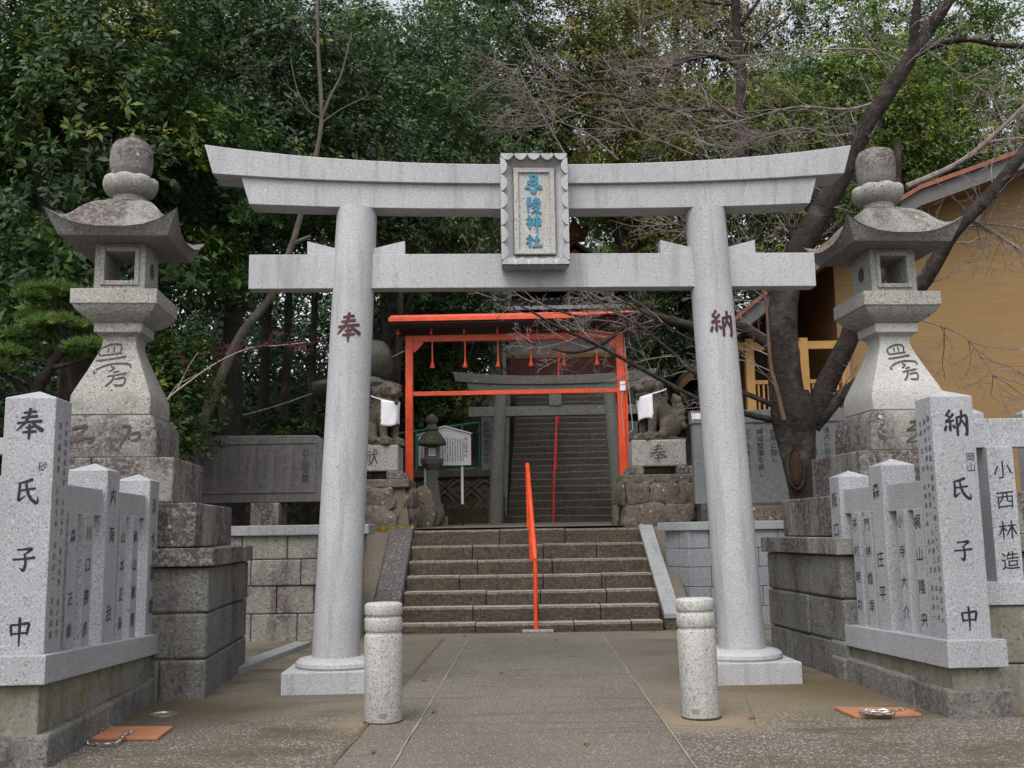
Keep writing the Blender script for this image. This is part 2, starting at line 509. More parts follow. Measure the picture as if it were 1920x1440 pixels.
MT['leaf_mid'] = leaf('leaf_mid', [(0.0, (0.024, 0.052, 0.010)), (0.5, (0.08, 0.13, 0.017)), (0.85, (0.16, 0.20, 0.025)), (1.0, (0.25, 0.22, 0.03))])
MT['leaf_olive'] = leaf('leaf_olive', [(0.0, (0.035, 0.056, 0.012)), (0.5, (0.095, 0.118, 0.018)), (0.8, (0.17, 0.16, 0.024)), (0.94, (0.25, 0.165, 0.022)), (1.0, (0.28, 0.09, 0.022))])
MT['pine_needle'] = leaf('pine_needle', [(0.0, (0.035, 0.09, 0.018)), (0.6, (0.09, 0.165, 0.03)), (1.0, (0.17, 0.22, 0.05))])
# ------------------------------------------------------------------ ground, path, terrace (setting)
def ground_mat():
    k = Mat('ground_aggregate', 0.92, 0.25)
    x, y, z = k.sep()
    peb = k.vor(66)
    pebc = k.vor(66, out='Color')
    pr_, pg_, pb_ = k.sep(pebc)
    stone = k.ramp(pr_, [(0.0, (0.06, 0.05, 0.04)), (0.45, (0.13, 0.112, 0.088)), (0.8, (0.22, 0.20, 0.17)), (1.0, (0.40, 0.385, 0.35))])
    coarse = k.mix(k.ramp(peb, [(0.35, 0.0), (0.62, 1.0)]), stone, (0.085, 0.072, 0.056))
    fine_n = k.noise(60, 3, 0.7)
    fine = k.ramp(fine_n, [(0.3, (0.06, 0.051, 0.038)), (0.5, (0.118, 0.104, 0.083)), (0.7, (0.225, 0.203, 0.168))])
    worn = k.noise(0.9, 5, 0.6, None, 0.4)
    edge = k.math('ADD', y, k.math('MULTIPLY', k.math('SUBTRACT', worn, 0.5), 3.0))
    far = k.ramp(k.math('MULTIPLY', k.math('SUBTRACT', edge, 7.7), 0.8, True), [(0.0, 0.0), (1.0, 0.85)])
    col = k.mix(far, coarse, fine)
    # sand washed into the low parts
    sand_n = k.noise(0.55, 5, 0.62, k.scaled(0.8, 1.5, 1), 0.6)
    side = k.math('MULTIPLY', k.math('SUBTRACT', k.math('ABSOLUTE', x), 1.0), 1.2, True)
    sand = k.math('MULTIPLY', k.ramp(sand_n, [(0.47, 0.0), (0.58, 0.75)]), side)
    col = k.mix(k.math('MULTIPLY', sand, far), col, k.ramp(fine_n, [(0.3, (0.12, 0.099, 0.07)), (0.7, (0.215, 0.182, 0.13))]))
    wet = k.ramp(k.noise(0.8, 5, 0.65, k.scaled(1, 2.2, 1), 0.5), [(0.48, 0.0), (0.64, 0.75)])
    col = k.mix(k.math('MULTIPLY', wet, side), col, (0.055, 0.043, 0.026))
    moss = k.ramp(k.noise(1.3, 5, 0.7), [(0.58, 0.0), (0.72, 0.35)])
    col = k.mix(k.math('MULTIPLY', moss, side), col, (0.12, 0.10, 0.045))
    # sand and damp collected round the feet of the bollards and gate bases
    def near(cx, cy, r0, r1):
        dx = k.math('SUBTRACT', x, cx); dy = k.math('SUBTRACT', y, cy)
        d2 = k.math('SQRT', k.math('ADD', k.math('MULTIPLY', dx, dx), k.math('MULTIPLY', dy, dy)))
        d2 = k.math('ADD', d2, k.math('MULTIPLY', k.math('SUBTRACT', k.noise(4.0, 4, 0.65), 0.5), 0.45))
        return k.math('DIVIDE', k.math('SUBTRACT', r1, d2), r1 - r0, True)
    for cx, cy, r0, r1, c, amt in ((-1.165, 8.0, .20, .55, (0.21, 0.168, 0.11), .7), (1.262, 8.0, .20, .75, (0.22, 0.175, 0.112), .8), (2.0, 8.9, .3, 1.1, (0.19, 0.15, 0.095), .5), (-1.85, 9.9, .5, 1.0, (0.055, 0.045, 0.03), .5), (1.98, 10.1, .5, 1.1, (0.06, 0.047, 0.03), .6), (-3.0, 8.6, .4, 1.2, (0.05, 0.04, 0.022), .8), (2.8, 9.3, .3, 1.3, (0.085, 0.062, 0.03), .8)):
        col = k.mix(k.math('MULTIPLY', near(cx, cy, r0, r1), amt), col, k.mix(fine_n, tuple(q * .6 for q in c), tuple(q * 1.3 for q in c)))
    # hairline cracks
    ck = k.vor(0.55, feature='DISTANCE_TO_EDGE', vec=k.mix(0.12, k.pos, k.n('ShaderNodeTexNoise').outputs['Color']))
    col = k.mix(k.ramp(ck, [(0.0015, 0.35), (0.005, 0.0)]), col, (0.03, 0.025, 0.02))
    k.base(col)
    k.bump(k.math('ADD', k.math('MULTIPLY', peb, -0.6), k.math('MULTIPLY', fine_n, 0.6)), 0.5, 0.012)
    return k.m
MT['ground'] = ground_mat()

def path_mat():
    k = Mat('path_concrete', 0.9, 0.25)
    x, y, z = k.sep()
    f = k.noise(85, 3, 0.7)
    col = k.ramp(f, [(0.28, (0.045, 0.039, 0.032)), (0.46, (0.112, 0.101, 0.084)), (0.60, (0.142, 0.129, 0.108)), (0.76, (0.32, 0.30, 0.265))])
    b = k.noise(0.7, 5, 0.6, k.scaled(1, 0.6, 1))
    col = k.mix(0.8, col, k.ramp(b, [(0.3, (0.72, 0.70, 0.66)), (0.55, (1, 1, 1)), (0.75, (1.12, 1.06, 0.95))]), 'MULTIPLY')
    d = k.noise(1.6, 5, 0.6, k.scaled(0.45, 3.2, 1), 0.4)
    col = k.mix(k.ramp(d, [(0.56, 0.0), (0.68, 0.5)]), col, (0.055, 0.05, 0.045))
    fl = k.math('MULTIPLY', k.ramp(k.vor(40), [(0.14, 1.0), (0.26, 0.0)]), k.ramp(k.noise(22, 1), [(0.45, 0), (0.52, 0.75)]))
    col = k.mix(fl, col, (0.50, 0.47, 0.42))
    # saw-cut cross joints every few metres
    w = k.math('ABSOLUTE', k.math('SUBTRACT', k.math('FRACT', k.math('MULTIPLY', k.math('ADD', y, k.math('MULTIPLY', k.noise(3, 2), 0.05)), 1 / 2.55), 0), 0.10))
    col = k.mix(k.ramp(w, [(0.002, 0.65), (0.006, 0.0)]), col, (0.045, 0.04, 0.034))
    k.base(col)
    k.bump(f, 0.35, 0.01)
    return k.m
MT['path'] = path_mat()

def soil_mat():
    k = Mat('forest_soil', 0.98, 0.1)
    f = k.noise(9, 5, 0.7)
    col = k.ramp(f, [(0.3, (0.022, 0.016, 0.010)), (0.6, (0.05, 0.036, 0.022)), (0.8, (0.085, 0.055, 0.03))])
    g = k.ramp(k.noise(1.2, 5, 0.7), [(0.52, 0.0), (0.66, 0.6)])
    col = k.mix(g, col, (0.03, 0.042, 0.014))
    k.base(col)
    k.bump(f, 0.7, 0.05)
    return k.m
MT['soil'] = soil_mat()

b = MB().add([(-90, -40, 0), (90, -40, 0), (90, 130, 0), (-90, 130, 0)], [(0, 1, 2, 3)])
structure(b.build('ground', MT['ground']))
b = MB().add([(-0.875, -4, 0.004), (0.955, -4, 0.004), (0.935, 14.75, 0.004), (-0.875, 14.75, 0.004)], [(0, 1, 2, 3)])
structure(b.build('path', MT['path']))
b = MB().add([(-1.30, -4, 0.004), (-0.895, -4, 0.004), (-0.895, 14.3, 0.004), (-1.22, 14.3, 0.004)], [(0, 1, 2, 3)])
structure(b.build('path_border', MT['path']))
MT['crumbs'] = plain('crumbs', (0.10, 0.082, 0.045), 0.95, var=0.5, scale=30, bump=0.4)
# mortar joints along the path, wandering a little
def joint(x0, x1, y0, y1, w, seed):
    b = MB()
    n = 60
    vv = []
    for i in range(n + 1):
        t = i / n
        y = y0 + (y1 - y0) * t
        x = x0 + (x1 - x0) * t + 0.012 * mnoise.noise(Vector((y * 1.3, seed, 0)))
        ww = w * (0.75 + 0.6 * mnoise.noise(Vector((y * 2.1, seed, 5))))
        vv += [(x - ww / 2, y, 0.009), (x + ww / 2, y, 0.009)]
    b.add(vv, [(2 * i, 2 * i + 1, 2 * i + 3, 2 * i + 2) for i in range(n)])
    return b
structure(joint(-0.885, -0.885, -3, 14.2, 0.020, 1).build('path_joint', MT['mortar']))
structure(joint(-1.325, -1.235, -3, 14.2, 0.05, 3).build('path_joint', MT['crumbs']))
structure(joint(0.975, 0.940, -3, 14.4, 0.018, 2).build('path_joint', MT['mortar']))

def hill_z(x, y):
    base = 1.46
    if y > 17.2: base = 1.50 + min(1.0, (y - 17.2) / 6.0) * 0.13
    corridor = -1.0 < x < 3.0
    if y > 23.7:
        if corridor:
            t = (y - 24.3) / 7.2
            return 1.3 + max(0, min(1, t)) * 4.3
        if x < -0.9:
            s = min(y, 70) - 23.7
            return 2.72 + s * 0.22 + 0.25 * mnoise.noise(Vector((x * .3, y * .3, 0)))
        s = min(y, 70) - 23.7
        return 1.7 + s * 0.24 + 0.25 * mnoise.noise(Vector((x * .3, y * .3, 0)))
    return base
xs = [-80, -50, -30, -20, -14, -10, -8, -6, -4.5, -3.2, -2.76, -1.95, -1.2, -1.0, -0.5, 0.5, 1.2, 1.84, 2.25, 2.7, 3.0, 3.3, 4, 5, 6, 8, 10, 13, 17, 22, 30, 50, 80]
ys = [14.3, 15.2, 16, 17.2, 18, 19, 20, 21, 22, 23, 23.6, 23.75, 24.3, 25.5, 27, 29, 31.5, 34, 37, 40, 45, 52, 60, 75, 100, 128]
vv, ff, idx = [], [], {}
for j, y in enumerate(ys):
    for i, x in enumerate(xs):
        idx[i, j] = len(vv)
        vv.append((x, y, hill_z(x, y)))
for j in range(len(ys) - 1):
    for i in range(len(xs) - 1):
        if ys[j] < 17.1 and -2.77 < xs[i] < 2.2:
            continue
        if ys[j] < 15.9 and xs[i] > 1.8:
            continue
        ff.append((idx[i, j], idx[i + 1, j], idx[i + 1, j + 1], idx[i, j + 1]))
b = MB().add(vv, ff)
structure(b.build('hillside', MT['soil'], smooth=40))
# paved landing at the head of the front steps
b = MB().add([(-2.0, 17.2, 1.512), (1.9, 17.2, 1.512), (2.4, 23.6, 1.642), (-1.6, 23.6, 1.642)], [(0, 1, 2, 3)])
structure(b.build('landing', MT['ramp_concrete']))

# ------------------------------------------------------------------ front stone steps
def step_mat():
    k = Mat('front_step_stone', 0.8, 0.3)
    g = k.noise(24, 5, 0.72)
    riser = k.ramp(g, [(0.3, (0.026, 0.020, 0.016)), (0.5, (0.064, 0.049, 0.038)), (0.72, (0.125, 0.10, 0.078))])
    big = k.noise(2.3, 4, 0.6)
    riser = k.mix(0.7, riser, k.ramp(big, [(0.3, (0.62, 0.60, 0.56)), (0.7, (1.15, 1.1, 1.0))]), 'MULTIPLY')
    mo = k.ramp(k.noise(3.1, 5, 0.7), [(0.58, 0), (0.72, 0.5)])
    riser = k.mix(mo, riser, (0.11, 0.09, 0.04))
    tread = k.ramp(g, [(0.28, (0.06, 0.055, 0.045)), (0.5, (0.26, 0.245, 0.215)), (0.72, (0.46, 0.44, 0.40))])
    nx, ny, nz = k.sep(k.geo.outputs['Normal'])
    f = k.ramp(nz, [(0.55, 0.0), (0.85, 1.0)])  # up-facing stone is paler: wear and skylight both put into the colour
    k.base(k.mix(f, riser, tread))
    k.bump(k.math('ADD', g, k.math('MULTIPLY', k.noise(9, 4), 1.4)), 0.75, 0.03)
    return k.m
MT['front_step'] = step_mat()
st = T('stone_staircase', 'short flight of seven brown stone steps with pale worn edges behind the granite gate', 'steps', (0, 14.87, 0))
tops = [0.134, 0.343, 0.551, 0.77, 1.0, 1.234, 1.482]
for i, zt in enumerate(tops):
    b = MB()
    y0 = 0.34 * i
    z0 = tops[i - 1] - 0.03 if i else -0.05
    cuts = [-1.96]
    x = -1.96
    r2 = random.Random(40 + i)
    while x < 1.85:
        x += r2.uniform(0.8, 1.5)
        if x > 1.45: x = 1.85
        cuts.append(x)
    for a, c in zip(cuts[:-1], cuts[1:]):
        dy = r2.uniform(-0.012, 0.012)
        dz = r2.uniform(-0.008, 0.008)
        n = 7
        # each block front edge is slightly uneven
        bot, top = [], []
        ringsF = []
        for q in range(n + 1):
            xx = a + 0.007 + (c - a - 0.014) * q / n
            e = 0.012 * mnoise.noise(Vector((xx * 3, i * 5, 1)))
            e2 = 0.010 * mnoise.noise(Vector((xx * 4, i * 5, 9)))
            ringsF.append([(xx, y0 + dy + e, z0), (xx, y0 + dy + e + e2 * .5, zt + dz - 0.032 + e2), (xx, y0 + dy + 0.026 + e, zt + dz + e2 * .3), (xx, y0 + 0.50, zt + dz), (xx, y0 + 0.50, z0)])
        b.loft(ringsF)
    b.build('step', MT['front_step'], st, smooth=35)
def sloped(b, xa0, xb0, xa1, xb1, y0, y1, z0, z1, th=0.0, base=-0.05):
    b.hexa([(xa0, y0, base), (xb0, y0, base), (xb1, y1, base), (xa1, y1, base)],
           [(xa0, y0, z0 + th), (xb0, y0, z0 + th), (xb1, y1, z1 + th), (xa1, y1, z1 + th)])
b = MB()
ln = [(0.02, 0.17), (0.66, 0.60), (1.36, 1.06), (2.08, 1.53)]
for (ya, za), (yb, zb) in zip(ln[:-1], ln[1:]):
    sloped(b, -2.37, -1.965, -2.37, -1.965, ya + 0.006, yb - 0.006, za, zb)
o = b.build('stringer', MT['dark_stringer'], st, bevel=0.03)
o['label'] = 'dark pitted sloping stone on the left of the steps'
b = MB()
b.hexa([(1.88, .06, .165), (2.12, .06, .165), (1.985, 2.08, 1.45), (1.76, 2.08, 1.45)], [(1.88, .06, .235), (2.12, .06, .235), (1.985, 2.08, 1.52), (1.76, 2.08, 1.52)])
o = b.build('stringer', MT['cap_granite'], st, bevel=0.006)
o['label'] = 'smooth pale granite slope on the right of the steps'
b = MB()
sloped(b, -2.80, -2.375, -2.80, -2.375, 0.0, 2.35, 0.20, 1.50)
b.build('concrete_slope', MT['ramp_concrete'], st, bevel=0.02)
b = MB()
b.hexa([(1.88, .075, -.05), (2.12, .075, -.05), (1.985, 2.08, -.05), (1.76, 2.08, -.05)], [(1.88, .075, .163), (2.12, .075, .163), (1.985, 2.08, 1.448), (1.76, 2.08, 1.448)])
b.build('stringer_base', MT['front_step'], st, bevel=0.01)
b = MB()
sloped(b, 2.125, 2.30, 1.99, 2.20, 0.1, 2.35, 0.20, 1.50)
b.build('concrete_slope', MT['ramp_concrete'], st, bevel=0.02)
b = MB().box(-0.17, 0.28, -0.13, 0.02, 0, 0.045)
b.build('kerb_block', MT['step_worn'], st, bevel=0.015)

# ------------------------------------------------------------------ masonry helper: coursed blocks in local x,z, front at y=0
def courses(b, x0, x1, rows, y0=0.0, depth=0.4, gap=0.008, lo=0.5, hi=0.9, seed=1, rough=0.012, side=None):
    r2 = random.Random(seed)
    for z0, z1 in rows:
        x = x0
        while x < x1 - 1e-6:
            w = r2.uniform(lo, hi)
            e = x + w
            if x1 - e < lo * 0.6: e = x1
            f = y0 + r2.uniform(-rough, rough)
            b.box(x + gap / 2, e - gap / 2, f, y0 + depth, z0 + gap / 2, z1 - gap / 2)
            x = e
    return b

wl = T('retaining_wall', 'purple stained granite block retaining wall behind the left gate pillar', 'wall', (-2.42, 14.2, 0), 0)
b = courses(MB(), -6.2, 0, [(-.05, 0.36), (0.36, 0.74), (0.74, 1.10), (1.10, 1.43)], lo=0.45, hi=0.8, seed=5, depth=0.5)
b.build('wall_blocks', MT['wall_granite'], wl, bevel=0.018)
MB().box(-6.2, 0.0, 0.10, 0.48, -.05, 1.42).build('mortar_core', MT['mortar'], wl)
b = MB()
for a, c in ((-6.2, -4.1), (-4.095, -2.0), (-1.995, 0.16)):
    b.box(a, c, -0.06, 0.5, 1.43, 1.57)
b.build('cap', MT['cap_granite'], wl, bevel=0.012)

wr = T('retaining_wall', 'blue grey block retaining wall with a flat cap behind the right gate pillar', 'wall', (2.36, 15.6, 0), 0)
b = courses(MB(), 0, 4.5, [(-.05, 0.28), (0.28, 0.57), (0.57, 0.86), (0.86, 1.14), (1.14, 1.41)], lo=0.30, hi=0.46, seed=9, depth=0.4, rough=0.004)
b2 = courses(MB(), 0, 0.62, [(-.05, 0.28), (0.28, 0.57), (0.57, 0.86), (0.86, 1.14), (1.14, 1.41)], lo=0.25, hi=0.34, seed=12, depth=0.3, rough=0.004)
Mt = Matrix.Rotation(R_(116), 4, 'Z') @ Matrix.Scale(-1, 4, Vector((0, 1, 0)))
b.add([Mt @ Vector(p) for p in b2.v], [tuple(reversed(f)) for f in b2.f])
b.build('wall_blocks', MT['blue_block'], wr, bevel=0.006)
MB().box(0.1, 4.5, 0.06, 0.38, -.05, 1.40).build('mortar_core', MT['mortar'], wr)
b = MB().prism([(-0.03, 0), (0.02, -0.05), (4.5, -0.05), (4.5, 0.5), (0.2, 0.5), (-0.30, 0.55), (-0.40, 0.5)], 1.41, 1.54, Matrix(((1, 0, 0, 0), (0, 0, 1, 0), (0, 1, 0, 0), (0, 0, 0, 1))))
b.build('cap', MT['cap_granite'], wr, bevel=0.012)
kb = T('stone_kerb', 'low dark rough stone kerb under the grey text slab', 'kerb', (2.75, 16.05, 1.46))
courses(MB(), 0, 3.2, [(0.0, 0.32)], lo=0.5, hi=0.9, seed=21, depth=0.5, rough=0.03).build('kerb_stones', MT['rubble'], kb, bevel=0.03)
cs = MB().box(0, 0.22, 0, 2.6, -0.02, 0.06)
o = cs.build('kerb_strip', MT['cap_granite'], None, bevel=0.01, loc=(-3.3, 10.9, 0))
o.rotation_euler = (0, 0, R_(-4))
tag(o, 'narrow flush granite kerb strip on the ground behind the left gate base', 'kerb')
# ------------------------------------------------------------------ writing: brush strokes and set type
BR = {
 '奉': [[(.27, .83, .05), (.5, .86, .05), (.73, .88, .065)], [(.20, .67, .05), (.5, .70, .05), (.78, .72, .07)], [(.06, .49, .055), (.5, .53, .05), (.94, .56, .075)],
       [(.52, 1.0, .075), (.47, .76, .07), (.34, .50, .06), (.04, .24, .02)], [(.55, .56, .04), (.70, .41, .07), (.99, .22, .10)],
       [(.36, .34, .045), (.66, .37, .06)], [(.26, .19, .05), (.76, .22, .065)], [(.50, .46, .06), (.505, .2, .075), (.50, -.06, .035)]],
 '納': [[(.30, 1.0, .07), (.22, .88, .05), (.14, .80, .05), (.34, .72, .055)], [(.43, .86, .07), (.28, .68, .045), (.10, .56, .055), (.45, .60, .05)], [(.28, .58, .05), (.28, .38, .065), (.27, .20, .05)],
       [(.13, .42, .06), (.04, .22, .08)], [(.22, .40, .03), (.25, .26, .05)], [(.37, .44, .04), (.47, .32, .08)],
       [(.55, .74, .05), (.56, .4, .065), (.555, .03, .06)], [(.55, .72, .05), (.75, .75, .05), (.94, .77, .06), (.94, .4, .075), (.92, .08, .06), (.84, .13, .02)],
       [(.75, .98, .065), (.74, .74, .055), (.68, .52, .05), (.58, .34, .025)], [(.75, .62, .035), (.82, .50, .05), (.89, .40, .06)]],
 '氏': [[(.76, .97, .085), (.5, .87, .07), (.18, .80, .03)], [(.25, .83, .06), (.25, .5, .065), (.23, .14, .07), (.36, .22, .045), (.5, .32, .02)], [(.25, .52, .05), (.5, .55, .05), (.88, .60, .06)],
       [(.50, .86, .05), (.55, .52, .07), (.68, .22, .08), (.90, .03, .085), (.97, .10, .05), (.965, .28, .02)]],
 '子': [[(.20, .87, .05), (.45, .89, .05), (.78, .91, .085), (.68, .80, .06), (.52, .68, .03)], [(.50, .72, .045), (.56, .5, .065), (.56, .22, .075), (.50, .02, .08), (.42, .06, .05), (.34, .14, .02)], [(.03, .47, .055), (.5, .50, .05), (.97, .55, .075)]],
 '中': [[(.14, .76, .06), (.17, .55, .065), (.19, .32, .05)], [(.14, .73, .05), (.5, .75, .05), (.86, .78, .07), (.84, .58, .07), (.80, .36, .05)], [(.19, .40, .045), (.5, .42, .045), (.80, .44, .05)], [(.50, 1.02, .075), (.51, .5, .07), (.50, -.06, .03)]],
 '忍': [[(.30, .93, .09), (.52, 1.02, .09), (.74, .93, .10), (.66, .80, .09), (.50, .74, .08), (.28, .66, .08), (.20, .58, .08), (.36, .54, .08)], [(.66, .80, .08), (.74, .66, .09), (.55, .50, .09), (.42, .52, .07)], [(.44, .90, .07), (.40, .75, .07), (.24, .62, .06)],
       [(.02, .26, .07), (.14, .36, .09), (.28, .30, .08), (.42, .16, .10), (.55, .02, .12)], [(.55, .02, .11), (.62, .22, .10), (.74, .38, .11), (.92, .40, .11), (.99, .30, .09), (.86, .27, .06)]],
 '陵': [[(.10, .92, .09), (.30, .96, .08), (.22, .74, .08), (.34, .56, .08), (.18, .46, .07)], [(.14, .90, .08), (.14, .5, .085), (.16, .02, .05)], [(.50, .86, .075), (.92, .90, .08)], [(.70, 1.02, .09), (.69, .72, .08)], [(.42, .70, .075), (.98, .74, .08)],
       [(.58, .66, .07), (.44, .52, .06)], [(.78, .68, .07), (.94, .56, .08)], [(.64, .54, .075), (.44, .30, .05)], [(.52, .44, .06), (.86, .46, .07), (.66, .20, .07), (.36, .0, .04)], [(.56, .34, .06), (.74, .16, .08), (1.0, .0, .10)]],
 '神': [[(.20, .98, .09), (.28, .88, .09)], [(.04, .74, .07), (.38, .78, .08), (.22, .58, .07), (.02, .40, .05)], [(.24, .60, .09), (.25, .3, .10), (.24, .06, .07)], [(.28, .56, .06), (.40, .46, .07)],
       [(.52, .76, .08), (.54, .34, .08)], [(.52, .74, .075), (.92, .78, .085), (.90, .36, .08)], [(.54, .55, .06), (.90, .57, .06)], [(.54, .36, .07), (.98, .38, .08)], [(.72, 1.12, .08), (.73, .4, .08), (.72, -.24, .04)]],
 '社': [[(.20, .98, .09), (.30, .90, .09)], [(.02, .70, .07), (.38, .76, .085), (.22, .52, .08), (.0, .30, .05)], [(.24, .52, .10), (.26, .2, .10), (.24, .0, .07)], [(.48, .56, .08), (.86, .62, .09)], [(.68, .92, .10), (.68, .5, .09), (.66, .12, .08)], [(.42, .08, .09), (.7, .10, .10), (1.02, .14, .11)]],
 'shaft': [[(.10, .90, .05), (.06, .80, .07), (.12, .72, .06)], [(.12, .90, .05), (.34, .98, .055), (.60, .99, .06), (.66, .90, .06), (.62, .78, .05)], [(.30, .92, .05), (.32, .80, .05)], [(.46, .95, .05), (.47, .80, .05)], [(.10, .73, .05), (.40, .76, .05), (.70, .79, .055)],
           [(.02, .61, .05), (.4, .65, .06), (.82, .71, .065)], [(.0, .38, .06), (.06, .31, .08)], [(.06, .40, .05), (.30, .50, .055), (.60, .55, .06), (.94, .53, .065), (.99, .44, .05)],
           [(.46, .48, .05), (.56, .44, .05), (.42, .36, .05)], [(.54, .34, .05), (.70, .38, .05)], [(.40, .25, .045), (.60, .28, .05), (.92, .33, .055)], [(.60, .30, .05), (.54, .15, .06), (.40, .02, .05)], [(.62, .19, .05), (.88, .22, .055), (.86, .06, .06), (.62, .06, .045)]],
 'two': [[(.10, .80, .07), (.35, .88, .08), (.60, .92, .09), (.56, .78, .07), (.46, .66, .05)], [(.0, .20, .06), (.3, .34, .08), (.62, .42, .08), (.9, .40, .07), (.7, .22, .06)]],
 'stone': [[(.20, .96, .07), (.50, .92, .08), (.40, .60, .08), (.14, .16, .07)], [(.42, .62, .06), (.50, .40, .07)], [(.52, .60, .06), (.86, .68, .08), (.84, .40, .08), (.54, .36, .06)]],
 'cloud': [[(.2, .90, .07), (.5, .94, .08), (.84, .98, .08)], [(.5, .92, .06), (.34, .72, .07), (.06, .56, .07), (.5, .60, .06), (.96, .60, .07)], [(.62, .58, .06), (.36, .34, .07), (.02, .08, .07), (.5, .14, .06), (.86, .20, .07)], [(.66, .40, .05), (.92, .10, .08)]],
}
def smooth_pts(st, k=5):
    if len(st) == 2:
        (x0, y0, w0), (x1, y1, w1) = st
        return [(x0 + (x1 - x0) * t / k, y0 + (y1 - y0) * t / k, w0 + (w1 - w0) * t / k) for t in range(k + 1)]
    out = []
    P = [st[0]] + list(st) + [st[-1]]
    for i in range(1, len(P) - 2):
        for t in range(k):
            u = t / k
            q = []
            for c in range(3):
                a, b_, c_, d_ = P[i - 1][c], P[i][c], P[i + 1][c], P[i + 2][c]
                q.append(0.5 * (2 * b_ + (c_ - a) * u + (2 * a - 5 * b_ + 4 * c_ - d_) * u * u + (3 * b_ - a - 3 * c_ + d_) * u ** 3))
            out.append(tuple(q))
    out.append(tuple(st[-1]))
    return out
def brush(b, ch, cx, cz, w, h, depth=0.004, fat=1.0, f=None, lift=0.001):
    """draw a brush character centred on (cx,cz) in the local x,z plane, facing -y; f maps (x,z,d)->point"""
    if f is None:
        f = lambda x, z, d: (x, -d, z)
    for si, st in enumerate(BR[ch]):
        pts = smooth_pts(st)
        L, Rr = [], []
        n = len(pts)
        for i in range(n):
            x, y, ww = pts[i]
            x0, y0 = pts[max(i - 1, 0)][:2]
            x1, y1 = pts[min(i + 1, n - 1)][:2]
            dx, dy = x1 - x0, y1 - y0
            l = math.hypot(dx, dy) or 1
            px_, py_ = -dy / l, dx / l
            e = 0.65 if i in (0, n - 1) else 1.0
            hw = ww * fat * e * 0.62
            L.append((x + px_ * hw, y + py_ * hw))
            Rr.append((x - px_ * hw, y - py_ * hw))
        d1 = depth + lift * 0.3 * si
        vs_, fs_ = [], []
        for (a, c), (e, g) in zip(L, Rr):
            for dd in (d1, -0.003):
                vs_.append(f(cx + (a - .5) * w, cz + (c - .5) * h, dd))
                vs_.append(f(cx + (e - .5) * w, cz + (g - .5) * h, dd))
        for i in range(n - 1):
            p, q = 4 * i, 4 * i + 4
            fs_ += [(p, p + 1, q + 1, q), (p + 2, p, q, q + 2), (p + 1, p + 3, q + 3, q + 1)]
        fs_ += [(0, 2, 3, 1), (4 * n - 4, 4 * n - 3, 4 * n - 1, 4 * n - 2)]
        b.add(vs_, fs_)
    return b

_glyph = {}
def glyphs(ch):
    """flat triangulated outline of one character (set in Blender's own built-in type)"""
    if ch not in _glyph:
        cu = bpy.data.curves.new('t', 'FONT')
        cu.body = ch
        cu.resolution_u = 1
        cu.offset = 0.0
        cu.align_x = 'CENTER'
        o = bpy.data.objects.new('t', cu)
        COL.objects.link(o)
        dg = bpy.context.evaluated_depsgraph_get()
        me = bpy.data.meshes.new_from_object(o.evaluated_get(dg))
        vs_ = [(v.co.x, v.co.y - 0.36) for v in me.vertices]
        fs_ = [tuple(p.vertices) for p in me.polygons]
        bpy.data.objects.remove(o)
        bpy.data.curves.remove(cu)
        bpy.data.meshes.remove(me)
        _glyph[ch] = (vs_, fs_)
    return _glyph[ch]
def column(b, text, cx, z0, z1, size, f=None, depth=0.002, sx=1.0, slant=0.10):
    """characters set one under another from z0 down to z1 (centres)"""
    if f is None:
        f = lambda x, z, d: (x, -d, z)
    n = len(text)
    for i, ch in enumerate(text):
        if ch in ' 　':
            continue
        z = z0 + (z1 - z0) * (i / (n - 1) if n > 1 else 0)
        vs_, fs_ = glyphs(ch)
        b.add([f(cx + x * size * sx, z + (y + slant * x) * size, depth) for x, y in vs_], fs_)
    return b
# ------------------------------------------------------------------ the granite torii
tr = T('torii_gate', 'large new pale granite shrine gate with a scalloped name tablet and blue letters', 'gate', (0.06, 9.97, 0), 3.5)
def pillar_axis(s, z):
    return s * (1.95 - (z - 0.26) / 4.41 * 0.175)
for s, ch in ((-1, '奉'), (1, '納')):
    b = MB()
    rings = []
    n = 56
    for i in range(15):
        t = i / 14
        z = 0.26 + 4.40 * t
        r = 0.222 - 0.016 * t - 0.004 * t * t
        rings.append([(pillar_axis(s, z) + r * math.cos(2 * math.pi * j / n), r * math.sin(2 * math.pi * j / n), z) for j in range(n)])
    p = b.loft(rings).build('pillar', MT['new_granite'], tr, smooth=40)
    b = MB()
    h2 = 0.195
    x0 = s * 1.915
    b.box(x0 - 0.465, x0 + 0.465, -0.45, 0.45, -0.03, h2)
    b.build('plinth', MT['new_granite'], p, bevel=0.008)
    b = MB().lathe([(0.395, 0.19), (0.41, 0.215), (0.405, 0.245), (0.375, 0.27), (0.30, 0.285), (0.10, 0.286)], 48, x0, 0)
    b.build('base_ring', MT['new_granite'], p, smooth=40)
    zc = 3.43
    def wrap(x, z, d, s=s):
        r = 0.213 + d
        a = x / 0.213
        return (pillar_axis(s, z) + r * math.sin(a), -r * math.cos(a), z)
    b = brush(MB(), ch, 0.02 if s > 0 else -0.005, zc, 0.245, 0.275, 0.003, 1.25, wrap)
    b.build('inscription', MT['maroon_ink'], p)
def beam(b, L0, L1, zb, kb, zt, kt, y0, y1, n=40, pw=2.4):
    rings = []
    for i in range(n + 1):
        t = -1 + 2 * i / n
        c = abs(t) ** pw
        za, zc_ = zb + kb * c, zt + kt * c
        xa, xc = L0 * t, L1 * t
        rings.append([(xa, y0 * 0.93, za), (xa, y1 * 0.93, za), (xc, y1, zc_ - 0.02), (xc, y1 - 0.04, zc_), (xc, y0 + 0.04, zc_), (xc, y0, zc_ - 0.004)])
    return b.loft(rings)
